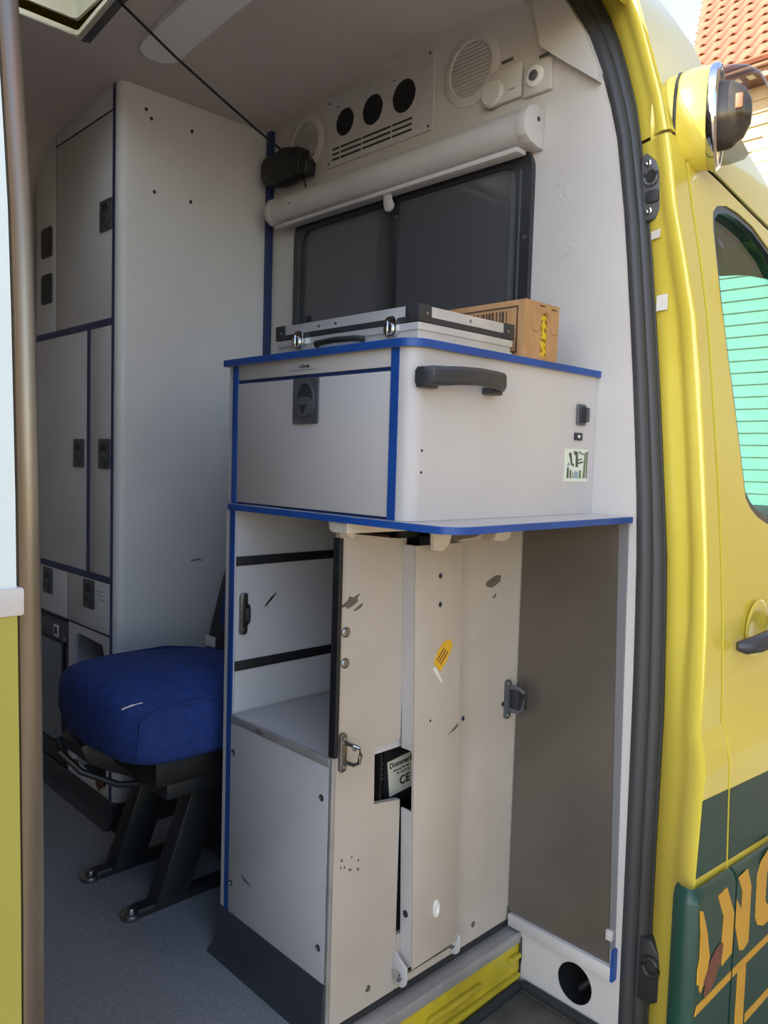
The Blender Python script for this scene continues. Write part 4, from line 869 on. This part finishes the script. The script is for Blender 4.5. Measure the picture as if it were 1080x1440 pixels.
# ceiling light and roof hatch
cl_ = thing('ceiling_light', (.06, .56, 1.77), 'unlit grey-white rounded strip light on the ceiling', 'ceiling light')
po = rr(.002, .128, .16, .880, .055, 8); pi2 = rr(.014, .116, .172, .868, .045, 8)
def cz_(y): return interp(cp, y)
def ceil_ring(name, outer, holes, zo, th, mat, parent, label=None):
    b = bmesh.new(); E_ = []
    for loop in [outer] + list(holes):
        vs_ = [b.verts.new((p[0], p[1], 0)) for p in loop]; E_ += [b.edges.new((vs_[k], vs_[(k + 1) % len(vs_)])) for k in range(len(vs_))]
    bmesh.ops.triangle_fill(b, edges=E_, use_beauty=True)
    for yy in [c_[0] for c_ in cp]: bmesh.ops.bisect_plane(b, geom=b.verts[:] + b.edges[:] + b.faces[:], plane_co=(0, yy, 0), plane_no=(0, 1, 0))
    for v in b.verts: v.co.z = cz_(v.co.y) + zo
    r_ = bmesh.ops.extrude_face_region(b, geom=b.faces[:]); bmesh.ops.translate(b, verts=[g_ for g_ in r_['geom'] if isinstance(g_, bmesh.types.BMVert)], vec=(0, 0, -th))
    bmesh.ops.recalc_face_normals(b, faces=b.faces[:]); m_ = MB(); m_._merge(b); return m_.obj(name, mat, parent, label)
ceil_ring('light_frame', po, [pi2], -.0005, .010, CEILM, cl_)
ceil_ring('diffuser', rr(.020, .110, .178, .862, .040, 8), [], -.0008, .024, M('grey_diffuser', 'E9E9EE', .3), cl_, 'grey translucent diffuser')
ceil_ring('light_gap', pi2, [], -.0006, .004, GREYP, cl_)
ht = thing('roof_hatch', (-.29, .68, 1.78), 'cream roof hatch frame with milky dome beside the tall cabinet', 'roof hatch')
of, nf = rr(HX0 - .010, HX1 + .004, HY0 - .010, HY1 + .009, .002, 2), rr(HX0 + .016, HX1 - .006, HY0 + .014, HY1 - .002, .006, 3)
ceil_ring('outer_trim', of, [nf], -.0005, .010, CREAM, ht, 'cream hatch trim')
ceil_ring('hatch_rail', [(HX1 + .0045, HY0 - .010), (HX1 + .022, HY0 - .010), (HX1 + .022, HY1 + .004), (HX1 + .0045, HY1 + .009)], [], -.0005, .012, GREYP, ht, 'dark grey rail')
nw = rr(HX0 + .022, HX1 - .012, HY0 + .020, HY1 - .008, .012, 4)
MB().prism(nf, 'Z', 1.775, 1.905, holes=[nw]).obj('hatch_collar', CREAM, ht, 'cream inner collar')
ins = rr(HX0 + .075, HX1 - .075, HY0 + .075, HY1 - .075, .09, 8)
MB().prism(nw, 'Z', 1.886, 1.892, holes=[ins]).obj('blind_ring', CREAM, ht, 'cream blind ring')
dm = MB().prism(rr(HX0 - .01, HX1 + .01, HY0 - .01, HY1 + .01, .05, 6), 'Z', 1.908, 1.918, .002); hx = HX0 - .01     # hinged open on its rear edge
dm.bm.transform(Matrix.Translation((hx, 0, 1.91)) @ Matrix.Rotation(-math.radians(24), 4, 'Y') @ Matrix.Translation((-hx, 0, -1.91))); dm.obj('dome', DOME, ht, 'milky blue-white dome')

# ------------------------------------------------------------------ flight case and cardboard box on the worktop
fc = thing('flight_case', (.12, .15, 1.067), 'silver aluminium equipment case with black corners lying on the worktop', 'case')
cx0, cx1, cy0, cy1, z0, zmid, z1 = .012, .222, .002, .325, 1.0672, 1.090, 1.1125
lo_ = MB().box(cx0 + .002, cx1 - .002, cy0 + .002, cy1 - .002, z0, zmid, .001).obj('base', CASEALU, fc, 'silver case base')
MB().box(cx0 + .0015, cx1 - .0015, cy0 + .0015, cy1 - .0015, zmid + .0008, z1 - .001, .001).obj('lid', CASEPAN, fc, 'silver case lid')
def rail(z_a, z_b, d, nm, mat, par):
    MB().prism(rr(cx0 - d, cx1 + d, cy0 - d, cy1 + d, .002, 2), 'Z', z_a, z_b, holes=[rr(cx0 + .004, cx1 - .004, cy0 + .004, cy1 - .004, .001, 2)]).obj(nm, mat, par)
rail(1.0985, 1.1128, .0006, 'upper_rail', CASEALU, fc)
rail(1.0905, 1.0985, .0002, 'lid_band', GREYD, fc)
rail(1.0800, 1.0895, .0006, 'base_rail', CASEALU, fc)
rail(1.0672, 1.0715, .0004, 'foot_rail', CASEALU, fc)
for (x, y, sx, sy) in ((cx0, cy0, 1, 1), (cx0, cy1, 1, -1), (cx1, cy0, -1, 1), (cx1, cy1, -1, -1)):
    x2, y2 = x + sx * .024, y + sy * .024
    b = MB().box(min(x, x2) - .002, max(x, x2) + .0005, min(y, y2) - .002, max(y, y2) + .0005, 1.0905, 1.1142, .0015) if sx > 0 and sy > 0 else MB().box(min(x - sx * .002, x2), max(x - sx * .002, x2), min(y - sy * .002, y2), max(y - sy * .002, y2), 1.0905, 1.1142, .0015)
    co_ = b.obj('corner_cap', GREYD, fc, 'black corner cap')
    for (px_, py_, d_) in ((x - sx * .002, y + sy * .014, (-sx, 0, 0)), (x + sx * .014, y - sy * .002, (0, -sy, 0))):
        MB().lathe([(.0028, 0), (.0026, .001), (0, .0015)], Matrix.Translation((px_, py_, 1.102)) @ Vector(d_).to_track_quat('Z', 'Y').to_matrix().to_4x4(), 10).obj('rivet', STEEL, co_)
for (x, y, d_) in ((cx0 - .0006, .175, (-1, 0, 0)), (cx0 - .0006, .215, (-1, 0, 0)), (.12, cy0 - .0006, (0, -1, 0))):
    MB().lathe([(.0025, 0), (.0023, .0008), (0, .0012)], Matrix.Translation((x, y, 1.105)) @ Vector(d_).to_track_quat('Z', 'Y').to_matrix().to_4x4(), 10).obj('rivet', STEEL, fc)
for y in (.262, .052):
    lt = MB().prism(rr(y - .012, y + .012, 1.0725, 1.1015, .009, 4), 'X', cx0 - .006, cx0 - .0006, .001).obj('clasp', CHROME, fc, 'chrome butterfly clasp')
    MB().prism(rr(y - .008, y + .008, 1.075, 1.092, .006, 4), 'X', cx0 - .011, cx0 - .006, .001).obj('clasp_tongue', CHROME, lt)
    MB().box(cx0 - .013, cx0 - .010, y - .001, y + .001, 1.074, 1.094, .0005).obj('clasp_fin', CHROME, lt)
hl = MB().tube([(cx0 - .004, .215, 1.0745), (cx0 - .014, .205, 1.0755), (cx0 - .017, .16, 1.0765), (cx0 - .014, .115, 1.0755), (cx0 - .004, .105, 1.0745)], .0045, 8).obj('carry_handle', BLACK, fc, 'black carry handle')

bx = thing('cardboard_box', (.29, .12, 1.067), 'brown cardboard box with barcode print behind the silver case', 'box')
fx0, fx1, fy0, fy1, fz0, fz1 = .247, .338, -.002, .27, 1.0672, 1.158
slot = [(.300 - .010, 1.074), (.300 + .010, 1.074), (.300 + .010, 1.132)] + [(.300 + .010 * math.cos(math.radians(a)), 1.132 + .010 * math.sin(math.radians(a))) for a in range(22, 159, 22)] + [(.300 - .010, 1.132)]
MB().prism([(fx0, fz0), (fx1, fz0), (fx1, fz1), (fx0, fz1)], 'Y', fy0, fy0 + .003, holes=[slot]).obj('end_panel', CARD, bx)
MB().prism([(fy0 + .003, fz0), (fy1, fz0), (fy1, fz1), (fy0 + .003, fz1)], 'X', fx0, fx0 + .003).obj('side_panel', CARD, bx)
MB().prism([(fy0 + .003, fz0), (fy1, fz0), (fy1, fz1), (fy0 + .003, fz1)], 'X', fx1 - .003, fx1).obj('side_panel', CARD, bx)
MB().box(fx0 + .003, fx1 - .003, fy1 - .003, fy1, fz0, fz1).obj('end_panel', CARD, bx)
MB().box(fx0 + .003, fx1 - .003, fy0 + .003, fy1 - .003, fz1 - .003, fz1).obj('top_panel', CARD, bx)
fl2 = MB().prism([(.262, fz1 - .001), (fx1 - .001, fz1 - .001), (fx1 - .001, 1.120), (.334, 1.112), (.320, 1.112), (.315, 1.118), (.3125, 1.132), (.308, 1.142), (.300, 1.1455), (.292, 1.142), (.2875, 1.132), (.285, 1.118), (.279, 1.112), (.266, 1.112), (.262, 1.120)], 'Y', fy0 - .0015, fy0).obj('tuck_flap', CARD, bx)
MB().box(.283, .296, fy0 - .002, fy0 - .0014, 1.1515, 1.1535).obj('flap_print', CARDD, bx)
MB().box(.315, .328, fy0 - .002, fy0 - .0014, 1.1495, 1.1515).obj('flap_print', CARDD, bx)
bpx = fx0 - .0006
prt = MB().prism([(.012, 1.075), (.012, 1.149), (.20, 1.149), (.20, 1.075)], 'X', bpx, fx0, holes=[[(.0145, 1.078), (.0145, 1.1465), (.197, 1.1465), (.197, 1.078)]]).obj('print_frame', CARDD, bx)
yy = .034; R = random.Random(3)
while yy < .19:
    wd = R.choice([.0015, .003, .0045]); MB().box(bpx, fx0, yy, yy + wd, 1.078, 1.1425).obj('barcode_bar', CARDD, bx); yy += wd + R.choice([.002, .003, .004])
tag(MB().box(.284, .316, .0015, .03, 1.0705, 1.142, .003).obj('food_packet', PACK), 'yellow printed packet showing through the cardboard box slot', 'packet')
